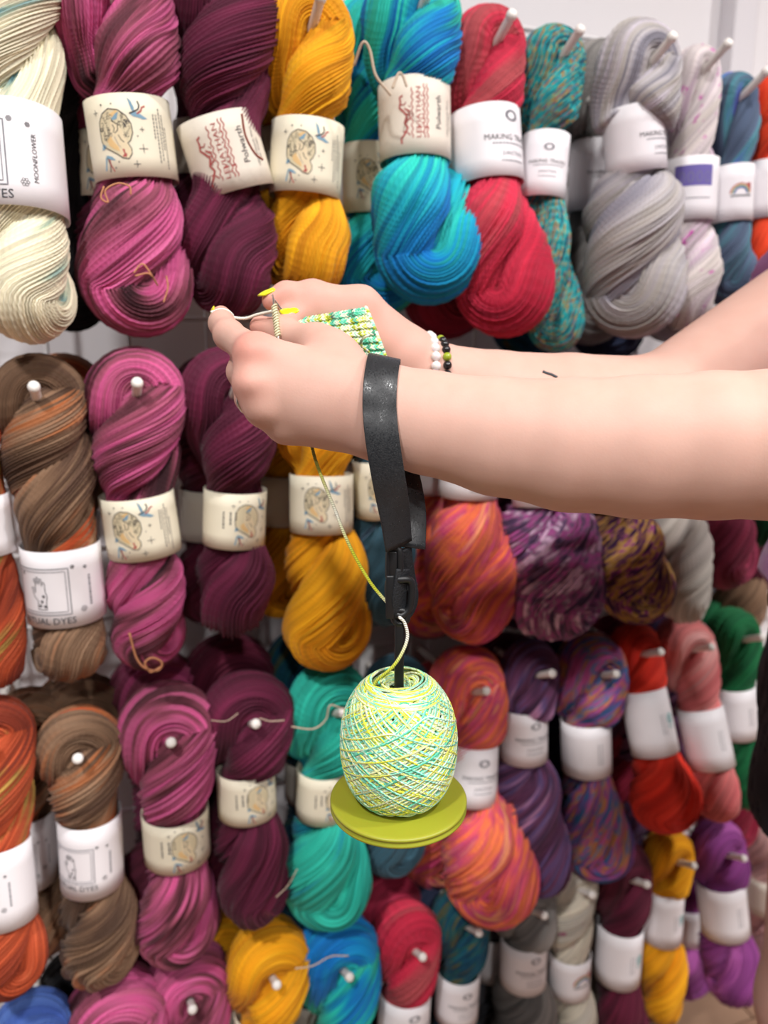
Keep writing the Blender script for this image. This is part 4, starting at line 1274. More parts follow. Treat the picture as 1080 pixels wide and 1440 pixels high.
# ---- far hand, palm side towards the lens, fingers to the left
fI, fM, fR, fL = P(508, 428, 0.547), P(514, 452, 0.562), P(522, 478, 0.566), P(530, 502, 0.566)
body.group(0.010, 0.008,
    rc(FW, P(576, 512, 0.568), 0.0255, 0.0235, FWD, 1.3),
    rc(P(578, 492, 0.566), fI, 0.0150, 0.0118), rc(P(580, 508, 0.568), fM, 0.0150, 0.0118),
    rc(P(580, 522, 0.57), fR, 0.0145, 0.0112), rc(P(580, 536, 0.57), fL, 0.0140, 0.0104),
    rc(P(560, 500, 0.560), P(520, 462, 0.556), 0.0160, 0.0130))
gP, gD, gT = P(440, 414, 0.540), P(402, 414, 0.536), P(382, 422, 0.532)
body.group(0.006, 0.010, rc(fI, gP, 0.0108, 0.0094), rc(gP, gD, 0.0092, 0.0080), rc(gD, gT, 0.0079, 0.0068))
body.group(0.006, 0.008, rc(fM, P(462, 450, 0.578), 0.0106, 0.0092), rc(P(462, 450, 0.578), P(446, 476, 0.570), 0.009, 0.008), rc(P(446, 476, 0.570), P(452, 494, 0.560), 0.0078, 0.0068))
body.group(0.006, 0.008, rc(fR, P(474, 482, 0.582), 0.0102, 0.0088), rc(P(474, 482, 0.582), P(462, 505, 0.572), 0.0086, 0.0076), rc(P(462, 505, 0.572), P(470, 520, 0.562), 0.0074, 0.0064))
body.group(0.006, 0.008, rc(fL, P(490, 515, 0.580), 0.0092, 0.0078), rc(P(490, 515, 0.580), P(482, 532, 0.572), 0.0076, 0.0068), rc(P(482, 532, 0.572), P(488, 545, 0.564), 0.0066, 0.006))
hM, hI, hT = P(492, 452, 0.548), P(440, 437, 0.540), P(410, 447, 0.532)
body.group(0.008, 0.010, rc(P(535, 480, 0.556), hM, 0.0150, 0.0112), rc(hM, hI, 0.0105, 0.0088), rc(hI, hT, 0.0086, 0.0070))

person = empty('person', LHZ(0.48, 0.61, 0.0), 'person in lilac shirt and black denim shorts, knitting with arms stretched out', 'person')
lo_, hi_ = body.bounds()
bfn = lambda p, near=None: body.ev(p, near)
bv, bq = surface(bfn, lo_, hi_, 0.0036)
# finer skin on arms and hands
bm = bmesh.new()
tm = fast_mesh('tmp', bv, bq); bm.from_mesh(tm); bpy.data.meshes.remove(tm)
org, rt, fw = Vector(CAM), Vector(RIGHT), Vector(FWD)
def in_arm(co):
    v = co - org
    return v.dot(rt) < 0.262 and co.z > 1.0
ed = set()
for f_ in bm.faces:
    if in_arm(f_.calc_center_median()):
        ed.update(f_.edges)
bmesh.ops.subdivide_edges(bm, edges=list(ed), cuts=1, use_grid_fill=True)
bmesh.ops.triangulate(bm, faces=[f_ for f_ in bm.faces if len(f_.verts) > 4])
bm.verts.index_update()
bv = np.array([v.co[:] for v in bm.verts])
bfaces = [[v.index for v in f_.verts] for f_ in bm.faces]
bm.free()
bv = project(bfn, bv, 2)
def skin_material():
    m = bpy.data.materials.new('fair_skin')
    m.use_nodes = True
    nt = m.node_tree; N, L = nt.nodes, nt.links
    b = N['Principled BSDF']
    b.inputs['Roughness'].default_value = 0.55
    b.inputs['Specular IOR Level'].default_value = 0.28
    b.inputs['Subsurface Weight'].default_value = 0.12
    b.inputs['Subsurface Radius'].default_value = (1.0, 0.35, 0.2)
    b.inputs['Subsurface Scale'].default_value = 0.004
    tc = N.new('ShaderNodeTexCoord')
    n1 = N.new('ShaderNodeTexNoise'); n1.inputs['Scale'].default_value = 45; n1.inputs['Detail'].default_value = 5
    L.new(tc.outputs['Object'], n1.inputs['Vector'])
    mx = N.new('ShaderNodeMix'); mx.data_type = 'RGBA'
    mx.inputs[6].default_value = lin('#d6ae9f'); mx.inputs[7].default_value = lin('#c99e8e')
    L.new(n1.outputs['Fac'], mx.inputs[0])
    at = N.new('ShaderNodeAttribute'); at.attribute_name = 'blush'
    m2 = N.new('ShaderNodeMix'); m2.data_type = 'RGBA'
    L.new(at.outputs['Fac'], m2.inputs[0]); L.new(mx.outputs[2], m2.inputs[6])
    m2.inputs[7].default_value = lin('#d98a7c')
    L.new(m2.outputs[2], b.inputs['Base Color'])
    n2 = N.new('ShaderNodeTexNoise'); n2.inputs['Scale'].default_value = 900; n2.inputs['Detail'].default_value = 3
    L.new(tc.outputs['Object'], n2.inputs['Vector'])
    v3 = N.new('ShaderNodeTexVoronoi'); v3.inputs['Scale'].default_value = 700
    L.new(tc.outputs['Object'], v3.inputs['Vector'])
    bp = N.new('ShaderNodeBump'); bp.inputs['Strength'].default_value = 0.06; bp.inputs['Distance'].default_value = 0.0005
    ad = N.new('ShaderNodeMath'); ad.operation = 'ADD'
    L.new(n2.outputs['Fac'], ad.inputs[0]); L.new(v3.outputs['Distance'], ad.inputs[1])
    L.new(ad.outputs[0], bp.inputs['Height']); L.new(bp.outputs[0], b.inputs['Normal'])
    return m
M_skin = skin_material()
bo = mobj('body', bv, bfaces, M_skin, person)
bl = np.zeros(len(bv))
for c, r, a in ((P(350, 492, 0.458), 0.014, 0.85), (P(349, 541, 0.457), 0.012, 0.65), (P(362, 573, 0.462), 0.010, 0.3), (iT, 0.012, 0.45), (iP, 0.010, 0.4), (tT, 0.013, 0.45),
                (gT, 0.014, 0.6), (gD, 0.012, 0.45), (gP, 0.013, 0.35), (hT, 0.012, 0.5), (hI, 0.012, 0.35), (P(535, 470, 0.54), 0.03, 0.3), (mP, 0.01, 0.3), (rP, 0.01, 0.3), (P(470, 500, 0.47), 0.03, 0.12)):
    bl = np.maximum(bl, a * np.exp(-((bv - c) ** 2).sum(1) / (r * r)))
at_ = bo.data.attributes.new('blush', 'FLOAT', 'POINT')
at_.data.foreach_set('value', bl.astype(np.float32))

# nails
M_nail = mat('yellow_nail_polish', '#e2e020', 0.18, coat=0.6)
def nail(c, t, n, r, wd, ln):
    t = unit(t); n = unit(n - t * (np.asarray(n) @ t)); b = np.cross(t, n)
    V, nu, nv = [], 9, 9
    for lay, off in ((0, 0.0007), (1, -0.0004)):
        for j in range(nv):
            q = j / (nv - 1)
            half = (1 - 0.45 * max(0, (0.25 - q) / 0.25) ** 2) * (1 - 0.75 * max(0, (q - 0.72) / 0.28) ** 2.2)
            for i in range(nu):
                s = (i / (nu - 1) * 2 - 1) * half
                a = s * wd / 2 / r
                rad = n * math.cos(a) + b * math.sin(a)
                V.append(c + t * (q - 0.45) * ln + rad * (r + off) - n * 0.0022 * (max(0, q - 0.5) ** 2) * 2)
    F = []
    m = nu * nv
    for j in range(nv - 1):
        for i in range(nu - 1):
            k = j * nu + i
            F.append([k, k + 1, k + nu + 1, k + nu]); F.append([m + k, m + k + nu, m + k + nu + 1, m + k + 1])
    ring = list(range(nu)) + [nu * (j + 1) - 1 for j in range(1, nv)] + [nu * (nv - 1) + i for i in range(nu - 2, -1, -1)] + [nu * j for j in range(nv - 2, 0, -1)]
    for a_, b_ in zip(ring, ring[1:] + ring[:1]):
        F.append([a_, m + a_, m + b_, b_])
    o = mobj('nail', np.array(V), F, M_nail, bo)
    o['label'] = 'yellow painted nail'
    return o
nail(gT + (gT - gD) * 0.05, gT - gD, UPV * 1.0 - RIGHT * 0.35 - FWD * 0.45, 0.0070, 0.0105, 0.0135)
nail(hT + (hT - hI) * 0.05, hT - hI, UPV * 0.75 - FWD * 0.65, 0.0072, 0.0115, 0.0135)
nail(iT, iT - iD, -RIGHT * 1.0 + UPV * 0.25, 0.0069, 0.0105, 0.0125)
nail(tT + (tT - tI) * 0.02, tT - tI, FWD * 0.9 + UPV * 0.5, 0.0073, 0.0115, 0.013)
for a_, b_ in ((mT, mD), (rT, rD), (lT, lD)):
    nail(a_, a_ - b_, FWD, 0.0068, 0.0100, 0.0115)

# shirt, shorts, hair
torso = Field(); torso.groups = [body.groups[0]]
def shell(fn, extra, lo, hi, h, name, mater, cut, inner=0.0012):
    def g(p, near=None):
        d = fn(p, near)
        return np.maximum(np.maximum(d - extra, -(d - inner)), cut(p))
    v, q = surface(g, lo, hi, h)
    v = project(g, v, 1) if False else v
    for _ in range(1):
        acc = np.zeros_like(v); cnt = np.zeros(len(v))
        for a in range(4):
            b = (a + 1) % 4
            np.add.at(acc, q[:, a], v[q[:, b]]); np.add.at(cnt, q[:, a], 1)
            np.add.at(acc, q[:, b], v[q[:, a]]); np.add.at(cnt, q[:, b], 1)
        v = 0.4 * v + 0.6 * acc / cnt[:, None]
    return mobj(name, v, q, mater, person)
nz_ = lambda p, f, a: a * (np.sin(p[:, 0] * f + 3 * np.sin(p[:, 2] * f * 0.4)) * np.sin(p[:, 1] * f * 0.8 + 1) )
armN, armF = Field(), Field()
armN.group(0.02, 0.02, rc(NS_, NS_ + (NE - NS_) * 0.55, 0.058, 0.060))
armF.group(0.02, 0.02, rc(FS, FS + (FE - FS) * 0.42, 0.054, 0.052))
dN, dF = unit(NE - NS_), unit(FE - FS)
def shirt_fn(p, near=None):
    d = torso.ev(p, None)
    a = np.maximum(armN.ev(p, None), (p - (NS_ + (NE - NS_) * 0.40)) @ dN)
    b = np.maximum(armF.ev(p, None), (p - (FS + (FE - FS) * 0.30)) @ dF)
    hem = 0.026 * smoothstep(1.08, 0.98, p[:, 2])
    return smin(smin(d, a, 0.02), b, 0.02) - 0.004 - hem + nz_(p, 60, 0.0015)
shell(shirt_fn, 0.0068, LHZ(0.47, 0.61, 1.15) - np.array([0.42, 0.42, 0.25]), LHZ(0.47, 0.61, 1.15) + np.array([0.42, 0.42, 0.28]), 0.005, 'shirt',
      mat('lilac_jersey', '#a06a9c', 0.85, noise=0.08, nscale=120, bump=0.25, bscale=900, sheen=0.2),
      lambda p: np.maximum(0.985 - p[:, 2] + 0.01 * np.sin(p[:, 0] * 30), np.minimum(p[:, 2] - 1.352, 1.0)), 0.0)
legs = Field(); legs.groups = [body.groups[0]] + [g_ for g_ in body.groups if g_[0] == 0.03 and g_[1] == 0.03 and len(g_[2]) == 5]
def shorts_fn(p, near=None):
    return legs.ev(p, None) - 0.006 - 0.012 * smoothstep(0.85, 0.72, p[:, 2]) + nz_(p, 45, 0.002)
shorts = shell(shorts_fn, 0.006, LHZ(0.48, 0.61, 0.84) - np.array([0.30, 0.30, 0.17]), LHZ(0.48, 0.61, 0.84) + np.array([0.30, 0.30, 0.19]), 0.005, 'shorts',
      mat('black_denim', '#14161d', 0.85, noise=0.35, nscale=300, bump=0.3, bscale=1200),
      lambda p: np.maximum(0.695 - p[:, 2], p[:, 2] - 0.992), 0.0)
M_stitch = mat('grey_stitching', '#4b4d58', 0.8)
def on_shorts(lat, head, z, off=0.0125):
    """march from outside towards the trunk until the cloth is met"""
    p = LHZ(lat, head, z); c = LHZ(0.50, 0.61, z); d = unit(c - p)
    for _ in range(60):
        v = shorts_fn(p[None])[0] - 0.006
        if v < 0.0006: break
        p = p + d * max(v * 0.8, 0.0004)
    return p
wb = [on_shorts(0.48 + 0.4 * math.cos(a), 0.61 + 0.4 * math.sin(a), 0.955) for a in np.linspace(0, 2 * math.pi, 60, endpoint=False)]
MB().tube(wb, 0.0012, 6, True).build('waistband_seam', M_stitch, shorts)
for a in (math.pi, math.pi * 0.8, math.pi * 1.2):
    lp = [on_shorts(0.48 + 0.4 * math.cos(a), 0.61 + 0.4 * math.sin(a), z) for z in (0.94, 0.95, 0.965, 0.98, 0.988)]
    out = [unit(q - LHZ(0.50, 0.61, q[2])) for q in lp]
    cl = [q + o_ * k_ for q, o_, k_ in zip(lp, out, (0.001, 0.004, 0.005, 0.004, 0.001))]
    MB().tube(spline(cl, 16), 0.004, 6).build('belt_loop', mat('black_denim', '#14161d'), shorts)
sm = [on_shorts(0.48 - 0.4, 0.55 + 0.0 * z, z) for z in np.linspace(0.93, 0.72, 16)]
MB().tube(sm, 0.0009, 6).build('front_seam', M_stitch, shorts)
pk = [on_shorts(0.08, 0.42 + 0.1 * t, 0.945 - 0.07 * t * t) for t in np.linspace(0, 1, 14)]
MB().tube(pk, 0.0009, 6).build('pocket_seam', M_stitch, shorts)
def hair_fn(p, near=None):
    l = (p - hc) @ HX.T
    d1 = prim_d(p, el(hc + RIGHT * 0.020 + ZUP * 0.028, (0.102, 0.086, 0.098), HX))
    d2 = prim_d(p, rc(hc + RIGHT * 0.070 + ZUP * 0.0, hc + RIGHT * 0.085 - ZUP * 0.20, 0.055, 0.040, RIGHT, 1.3))
    d3 = prim_d(p, rc(hc + RIGHT * 0.02 - HEAD * 0.075, hc + RIGHT * 0.04 - HEAD * 0.085 - ZUP * 0.20, 0.022, 0.014))
    d4 = prim_d(p, rc(hc + RIGHT * 0.02 + HEAD * 0.075, hc + RIGHT * 0.04 + HEAD * 0.085 - ZUP * 0.20, 0.022, 0.014))
    d = smin(smin(smin(d1, d2, 0.03), d3, 0.02), d4, 0.02)
    face = prim_d(p, el(hc - RIGHT * 0.085 - ZUP * 0.03, (0.075, 0.062, 0.085), HX))
    ang = np.arctan2(l[:, 1], l[:, 0])
    return np.maximum(d + 0.0016 * np.sin(ang * 60 + l[:, 2] * 20), -face)
hv, hq = surface(hair_fn, hc - np.array([0.19, 0.19, 0.27]), hc + np.array([0.19, 0.19, 0.16]), 0.004)
mobj('hair', hv, hq, mat('brown_hair', '#5a3f2e', 0.5, noise=0.3, nscale=200), person)
for sg in (-1, 1):
    e_ = hc - RIGHT * 0.070 + HEAD * sg * 0.031 + ZUP * 0.004
    MB().lathe([(0.0001, -0.011), (0.006, -0.0092), (0.0095, -0.0055), (0.011, 0), (0.0095, 0.0055), (0.006, 0.0092), (0.0001, 0.011)], 20, e_).build('eye', mat('eye_white', '#efeae6', 0.2), person)
    MB().lathe([(0.0001, 0.0), (0.0045, 0.0), (0.005, -0.001)], 16, e_ - RIGHT * 0.0112, np.stack([HEAD, ZUP, -RIGHT])).build('iris', mat('brown_iris', '#3a2a20', 0.2), person)
    MB().tube(spline([hc - RIGHT * 0.084 + HEAD * sg * 0.015 + ZUP * 0.022, hc - RIGHT * 0.086 + HEAD * sg * 0.032 + ZUP * 0.027, hc - RIGHT * 0.076 + HEAD * sg * 0.048 + ZUP * 0.021], 12), 0.0022, 6).build('eyebrow', mat('brown_hair', '#5a3f2e'), person)
MB().tube(spline([hc - RIGHT * 0.086 - ZUP * 0.0605 - HEAD * 0.020, hc - RIGHT * 0.0885 - ZUP * 0.0605, hc - RIGHT * 0.086 - ZUP * 0.0605 + HEAD * 0.020], 10), 0.0028, 6).build('lips', mat('lip_pink', '#b8605c', 0.4), person)
tt_ = project(bfn, np.array([P(x_, y_, 0.562) for x_, y_ in ((766, 517), (772, 520), (778, 522), (785, 527))]), 8)
MB().tube(spline(tt_, 12), 0.0011, 6).build('tattoo', mat('tattoo_ink', '#3c4046', 0.6), person)

# ring on the ring finger
rg = mR + (rP - mR) * 0.80
T_, N_, B_ = frames([rg, rg + unit(rP - mR) * 0.01])
M_silver = mat('silver_metal', '#d9d4cc', 0.22, metal=1.0)
an = np.linspace(0, 2 * math.pi, 40, endpoint=False)
ringo = MB().tube([rg + (N_[0] * math.cos(a) + B_[0] * math.sin(a)) * 0.0098 for a in an], 0.0011, 8, True).build('finger_ring', M_silver, None, loc=rg)
tag(ringo, 'thin silver ring on the near hand', 'ring')

# bead bracelets on the far wrist
fdir = unit(P(700, 556, 0.59) - FW)
def bracelet(c, label, mats, n, rad, br):
    t = empty('bead_bracelet', c, label, 'bracelet', 'bead bracelets on the far wrist')
    u = unit(UPV - fdir * (UPV @ fdir)); v = np.cross(fdir, u)
    for i in range(n):
        a = 2 * math.pi * i / n
        p = c + u * math.cos(a) * rad + v * math.sin(a) * rad / 1.22 - fdir * 0.004 * math.cos(a)
        prof = [(0.0002, -br)] + [(br * math.cos(x), br * math.sin(x)) for x in np.linspace(-1.2, 1.2, 7)] + [(0.0002, br)]
        MB().lathe(prof, 12, p, np.stack([u, fdir, v])).build('bead', mats[i % len(mats)], t)
M_glass = mat('clear_white_bead', '#e9e4e2', 0.15, sss=0.3, coat=0.5)
M_blackbead = mat('black_bead', '#1c1a1c', 0.25)
M_greenbead = mat('olive_green_bead', '#9aa82a', 0.3)
bracelet(P(600, 531, 0.575) - fdir * 0.0015, 'bracelet of milky white beads on the far wrist', [M_glass], 26, 0.0305, 0.0037)
bracelet(P(600, 531, 0.575) + fdir * 0.0075, 'bracelet of black and olive green beads on the far wrist', [M_blackbead, M_greenbead, M_blackbead, M_blackbead], 28, 0.0300, 0.0033)

# ------------------------------------------------------------------ wrist strap yarn holder
M_strap = bpy.data.materials.new('black_glitter_strap'); M_strap.use_nodes = True
nt = M_strap.node_tree; bb = nt.nodes['Principled BSDF']
bb.inputs['Base Color'].default_value = lin('#1d1f22'); bb.inputs['Roughness'].default_value = 0.5
tc = nt.nodes.new('ShaderNodeTexCoord'); vo = nt.nodes.new('ShaderNodeTexVoronoi'); vo.inputs['Scale'].default_value = 1500
nt.links.new(tc.outputs['Object'], vo.inputs['Vector'])
rp = nt.nodes.new('ShaderNodeMapRange'); rp.inputs[1].default_value = 0.0; rp.inputs[2].default_value = 1.0; rp.inputs[3].default_value = 0.22; rp.inputs[4].default_value = 0.65
nt.links.new(vo.outputs['Color'], rp.inputs[0]); nt.links.new(rp.outputs[0], bb.inputs['Roughness'])
bp = nt.nodes.new('ShaderNodeBump'); bp.inputs['Strength'].default_value = 0.5; bp.inputs['Distance'].default_value = 0.0006
nt.links.new(vo.outputs['Color'], bp.inputs['Height']); nt.links.new(bp.outputs[0], bb.inputs['Normal'])
M_webbing = mat('black_woven_webbing', '#14171c', 0.7, noise=0.3, nscale=600, bump=0.6, bscale=900)
M_black = mat('black_plastic', '#17181a', 0.45)
M_lime = mat('olive_lime_plastic', '#989a2a', 0.42, sss=0.15)

SX, SD = 562, 0.468                       # the holder hangs straight down from the wrist
topz = P(SX, 775, SD)
def hang(dz):
    return topz - ZUP * dz
def px_depth(z):
    """distance from lens of the hanging axis at height z"""
    return depth_of(np.array([topz[0], topz[1], z]))
disc_c = None
# drop down the vertical line until the picture row is reached
def drop_to(py):
    a, b = 0.0, 0.6
    for _ in range(40):
        m = (a + b) / 2
        p = hang(m)
        v = p - CAM
        y = 720 - FPX * (v @ UPV) / (v @ FWD)
        if y < py: a = m
        else: b = m
    return hang((a + b) / 2)
disc_c = drop_to(1124)
holder = empty('yarn_holder', disc_c, 'black wrist strap holder with olive lime disc hanging below the hand', 'yarn holder')
def ribbon(cl, wd, width, th, name, mater, parent, closed=False):
    cl = np.asarray(cl); wd = np.asarray(wd)
    T = (np.roll(cl, -1, 0) - np.roll(cl, 1, 0)) if closed else np.gradient(cl, axis=0)
    T /= np.linalg.norm(T, axis=1)[:, None]
    W = wd - T * (wd * T).sum(1)[:, None]; W /= np.linalg.norm(W, axis=1)[:, None]
    Nn = np.cross(T, W)
    width = np.broadcast_to(width, (len(cl),))[:, None]
    prof = []
    for su, sv in ((-1, -1), (-0.96, -1.25), (0, -1.3), (0.96, -1.25), (1, -1), (1, 1), (0.96, 1.25), (0, 1.3), (-0.96, 1.25), (-1, 1)):
        prof.append(cl + W * su * width / 2 + Nn * sv * th / 2)
    V = np.stack(prof, 1); n, m = V.shape[:2]
    I, J = np.meshgrid(np.arange(n if closed else n - 1), np.arange(m), indexing='ij')
    F = np.stack([I * m + J, I * m + (J + 1) % m, ((I + 1) % n) * m + (J + 1) % m, ((I + 1) % n) * m + J], -1).reshape(-1, 4)
    F = [list(q) for q in F]
    if not closed:
        F += [list(range(m))[::-1], [(n - 1) * m + i for i in range(m)]]
    return mobj(name, V.reshape(-1, 3), F, mater, parent)
armdir = unit(NF[0] - NW)
wc = P(537, 583, 0.4685)
cl, wd = [], []
# back leg up behind the wrist, over the top, down across the front
back = [(P(577, 770, SD + 0.004), 0.3), (P(577, 715, SD + 0.012), 0.15), (P(566, 660, SD + 0.022), 0.0), (P(546, 610, SD + 0.0285), 0), (P(539, 565, SD + 0.0275), 0), (P(537, 533, SD + 0.017), 0), (P(537, 519.5, SD + 0.003), 0),
        (P(536, 524, SD - 0.011), 0), (P(534, 545, SD - 0.0215), 0), (P(534, 580, SD - 0.0262), 0), (P(538, 620, SD - 0.0270), 0.1), (P(546, 670, SD - 0.022), 0.3), (P(555, 720, SD - 0.012), 0.6), (P(561, 768, SD - 0.003), 0.8)]
c_ = spline([b_[0] for b_ in back], 104)
k_ = np.interp(np.linspace(0, 1, len(c_)), np.linspace(0, 1, len(back)), [b_[1] for b_ in back])
dirs = np.array([unit(armdir * math.cos(x * 0.9) + FWD * math.sin(x * 0.9)) for x in k_])
axp = NW + ((c_ - NW) @ armdir)[:, None] * armdir
for _ in range(8):
    rad_ = c_ - axp
    ln_ = np.linalg.norm(rad_, axis=1)
    dmin = np.min([bfn(c_ + dirs * k__ * 0.0098) for k__ in (-1, -0.5, 0, 0.5, 1)], axis=0)
    push = np.clip(0.0016 - dmin, 0, 0.004) * (ln_ < 0.06)
    push = np.convolve(np.pad(push, 2, mode='edge'), [0.1, 0.2, 0.4, 0.2, 0.1], 'valid')
    c_ = c_ + rad_ / ln_[:, None] * push[:, None]
ribbon(c_, dirs, 0.0196, 0.0014, 'wrist_strap', M_strap, holder)
# stitched end of the strap on the inner leg
st = [c_[i] + dirs[i] * 0.0075 for i in range(2, 26)]
MB().tube(st, 0.0004, 5).build('stitching', M_stitch, holder)
# buckle: upper bar, woven tab, lower frame, eyelet
bk = empty('buckle', drop_to(820), None); bk.parent = holder; bk.location = Vector(drop_to(820) - disc_c)
A = np.stack([RIGHT, HEAD, ZUP])
def BP(px, py, off=0.0):
    q = drop_to(py); d = depth_of(q)
    return P(px, py, d + off)
MB().tube(spline([BP(548, 775), BP(551, 771), BP(559, 772), BP(562, 780), BP(562, 808), BP(556, 815), BP(549, 814), BP(547, 806)], 48, True), 0.0024, 10, True).build('buckle_hook', M_black, holder)
MB().box((-0.0022, -0.003, -0.009), (0.0022, 0.003, 0.009), A, BP(553, 794), 0.0008).build('buckle_plate', M_black, holder)
bpy.data.objects.remove(bk)
ribbon(spline([BP(568, 772, 0.004), BP(570, 790, 0.006), BP(574, 815, 0.009), BP(578, 840, 0.008), BP(572, 858, 0.004), BP(564, 862, 0.001), BP(560, 845, -0.001), BP(563, 820, -0.001), BP(566, 800, 0.0)], 48), np.tile(unit(FWD * 0.55 + RIGHT * 0.83), (49, 1)), 0.0100, 0.0022, 'webbing_tab', M_webbing, holder)
fr_pts = [BP(547, 818), BP(563, 815, -0.002), BP(578, 818), BP(578, 845), BP(574, 858), BP(563, 866, -0.001), BP(552, 858), BP(547, 845)]
MB().tube(spline(fr_pts, 64, True), 0.0023, 10, True).build('buckle_frame', M_black, holder)
MB().box((-0.0026, -0.0035, -0.014), (0.0026, 0.0035, 0.014), A, BP(548.5, 838, -0.0005), 0.001).build('buckle_side', M_black, holder)
MB().tube([BP(563, 868) + (RIGHT * math.cos(a) * 0.0042 + ZUP * math.sin(a) * 0.0045) for a in an], 0.0021, 10, True).build('eyelet', M_black, holder)
# flat rod down to the disc
r0, r1 = drop_to(876), disc_c
rodm = MB()
secs = []
for t, wx in ((0, 0.0052), (0.02, 0.0060), (0.15, 0.0060), (1.0, 0.0068)):
    secs.append((r0 + (r1 - r0) * t, wx))
V = []
for c, wx in secs:
    for a in np.linspace(0, 2 * math.pi, 16, endpoint=False):
        sgn = lambda x: math.copysign(abs(x) ** 0.55, x)
        V.append(c + RIGHT * sgn(math.cos(a)) * wx / 2 + HEAD * sgn(math.sin(a)) * wx / 2)
F = [[j * 16 + i, j * 16 + (i + 1) % 16, (j + 1) * 16 + (i + 1) % 16, (j + 1) * 16 + i] for j in range(3) for i in range(16)] + [list(range(16)), [48 + i for i in range(16)]]
mobj('rod', np.array(V), F, M_black, holder)
DR = 0.0450
MB().lathe([(0.0004, -0.0045), (DR * 0.86, -0.0045), (DR * 0.985, -0.0042), (DR, -0.0034), (DR, -0.0022), (DR * 0.985, -0.0016), (DR * 0.985, 0.0), (DR, 0.0006), (DR, 0.0016), (DR * 0.985, 0.0024), (DR * 0.93, 0.0024), (0.0004, 0.0024)], 96, disc_c).build('disc', M_lime, holder)

# ------------------------------------------------------------------ ball of yarn
lime_stops = [(0.18, '#4f7f6c'), (0.30, '#55cfa8'), (0.42, '#9fe0c8'), (0.50, '#eeeed0'), (0.57, '#cfe04a'), (0.66, '#e6e838'), (0.76, '#e8e6cc'), (0.88, '#6c6c78')]
M_lyarn = yarn_mat('lime_mint_variegated_yarn', lime_stops, 14, 2.3, ply=0.003, seed=41.3, bump=0.5, warp=0.0)
M_core = yarn_mat('shaded_core_yarn', [(0.2, '#2c3c3a'), (0.4, '#4a6f5c'), (0.6, '#76802c'), (0.8, '#3a3a46')], 40, 1.2, seed=42)  # core colours darkened to stand in for shade between the wraps
ball = empty('yarn_ball', disc_c + ZUP * 0.0026, 'lime, mint and grey wound ball of sock yarn sitting on the olive disc', 'yarn ball')
BH, BR = 0.0840, 0.0355
bz = disc_c[2] + 0.0030
def ball_r(t):
    """profile radius at height fraction t (0..1): egg, wider below the middle, hollow top"""
    t = np.asarray(t, float)
    return BR * np.sqrt(np.clip(1 - (np.abs(t - 0.47) / np.where(t < 0.47, 0.60, 0.575)) ** 2.2, 0.02, 1))
# core
prof = [(0.0005, 0.001)] + [(float(ball_r(t)) - 0.0021, BH * t) for t in np.linspace(0.01, 0.97, 26)] + [(0.011, BH * 0.95), (0.008, BH * 0.90), (0.006, BH * 0.82), (0.0005, BH * 0.80)]
cm = MB().lathe(prof, 64, (disc_c[0], disc_c[1], bz))
co = cm.build('wound_core', M_core, ball)
uvl = co.data.uv_layers.new(name='UVMap')
vi = np.zeros(len(co.data.loops), np.int32); co.data.loops.foreach_get('vertex_index', vi)
cu_ = np.array([[(i % 64) * 0.4, (i // 64) * 0.004] for i in range(len(cm.v))], np.float32)
uvl.data.foreach_set('uv', cu_[vi].ravel())
# wraps: each goes round the egg on a tilted loop; later wraps lie on top
rng = np.random.default_rng(77)
SV, SF, SU = [], [], []
nv_ = 0
def add_strand(pts, r, k, closed=False, n=6):
    global nv_
    V, F = tube_arrays(pts, r, n, closed)
    m = len(pts)
    sl = np.concatenate([[0], np.cumsum(np.linalg.norm(np.diff(pts, axis=0), axis=1))])
    I = F.reshape(-1, 4) // n; J = F.reshape(-1, 4) % n
    SV.append(V); SF.append(F + nv_)
    SU.append(np.stack([k + J / n * 0.9, np.where(I == 0, np.where(F.reshape(-1, 4)[:, :1] // n == m - 1, sl[-1], 0), 0) + sl[I] + k * 0.173], -1).reshape(-1, 2))
    nv_ += len(V)
NWR = 190
for k in range(NWR):
    az = 2 * math.pi * ((k * 0.381966) % 1.0) + rng.normal(0, 0.03)
    lay = 0.0002 + 0.0019 * (k / NWR) ** 0.8
    hi_t = rng.uniform(0.90, 0.985); lo_t = rng.uniform(0.015, 0.09)
    fam = rng.random()
    if fam < 0.86: tilt = rng.uniform(0.90, 1.0)
    else: tilt = rng.uniform(0.45, 0.7)
    a = np.linspace(0, 2 * np.pi, 64, endpoint=False)
    tm_ = 0.5 * (hi_t + lo_t) + 0.5 * (hi_t - lo_t) * tilt * np.sin(a) + rng.normal(0, 0.02) * (1 - tilt)
    tm_ = np.clip(tm_, 0.01, 0.992)
    th = az + a + 0.25 * np.sin(2 * a)
    r = ball_r(tm_) + lay
    pts = np.stack([disc_c[0] + r * np.cos(th), disc_c[1] + r * np.sin(th), bz + BH * tm_], -1)
    add_strand(pts, rng.uniform(0.00078, 0.00095), k, True)
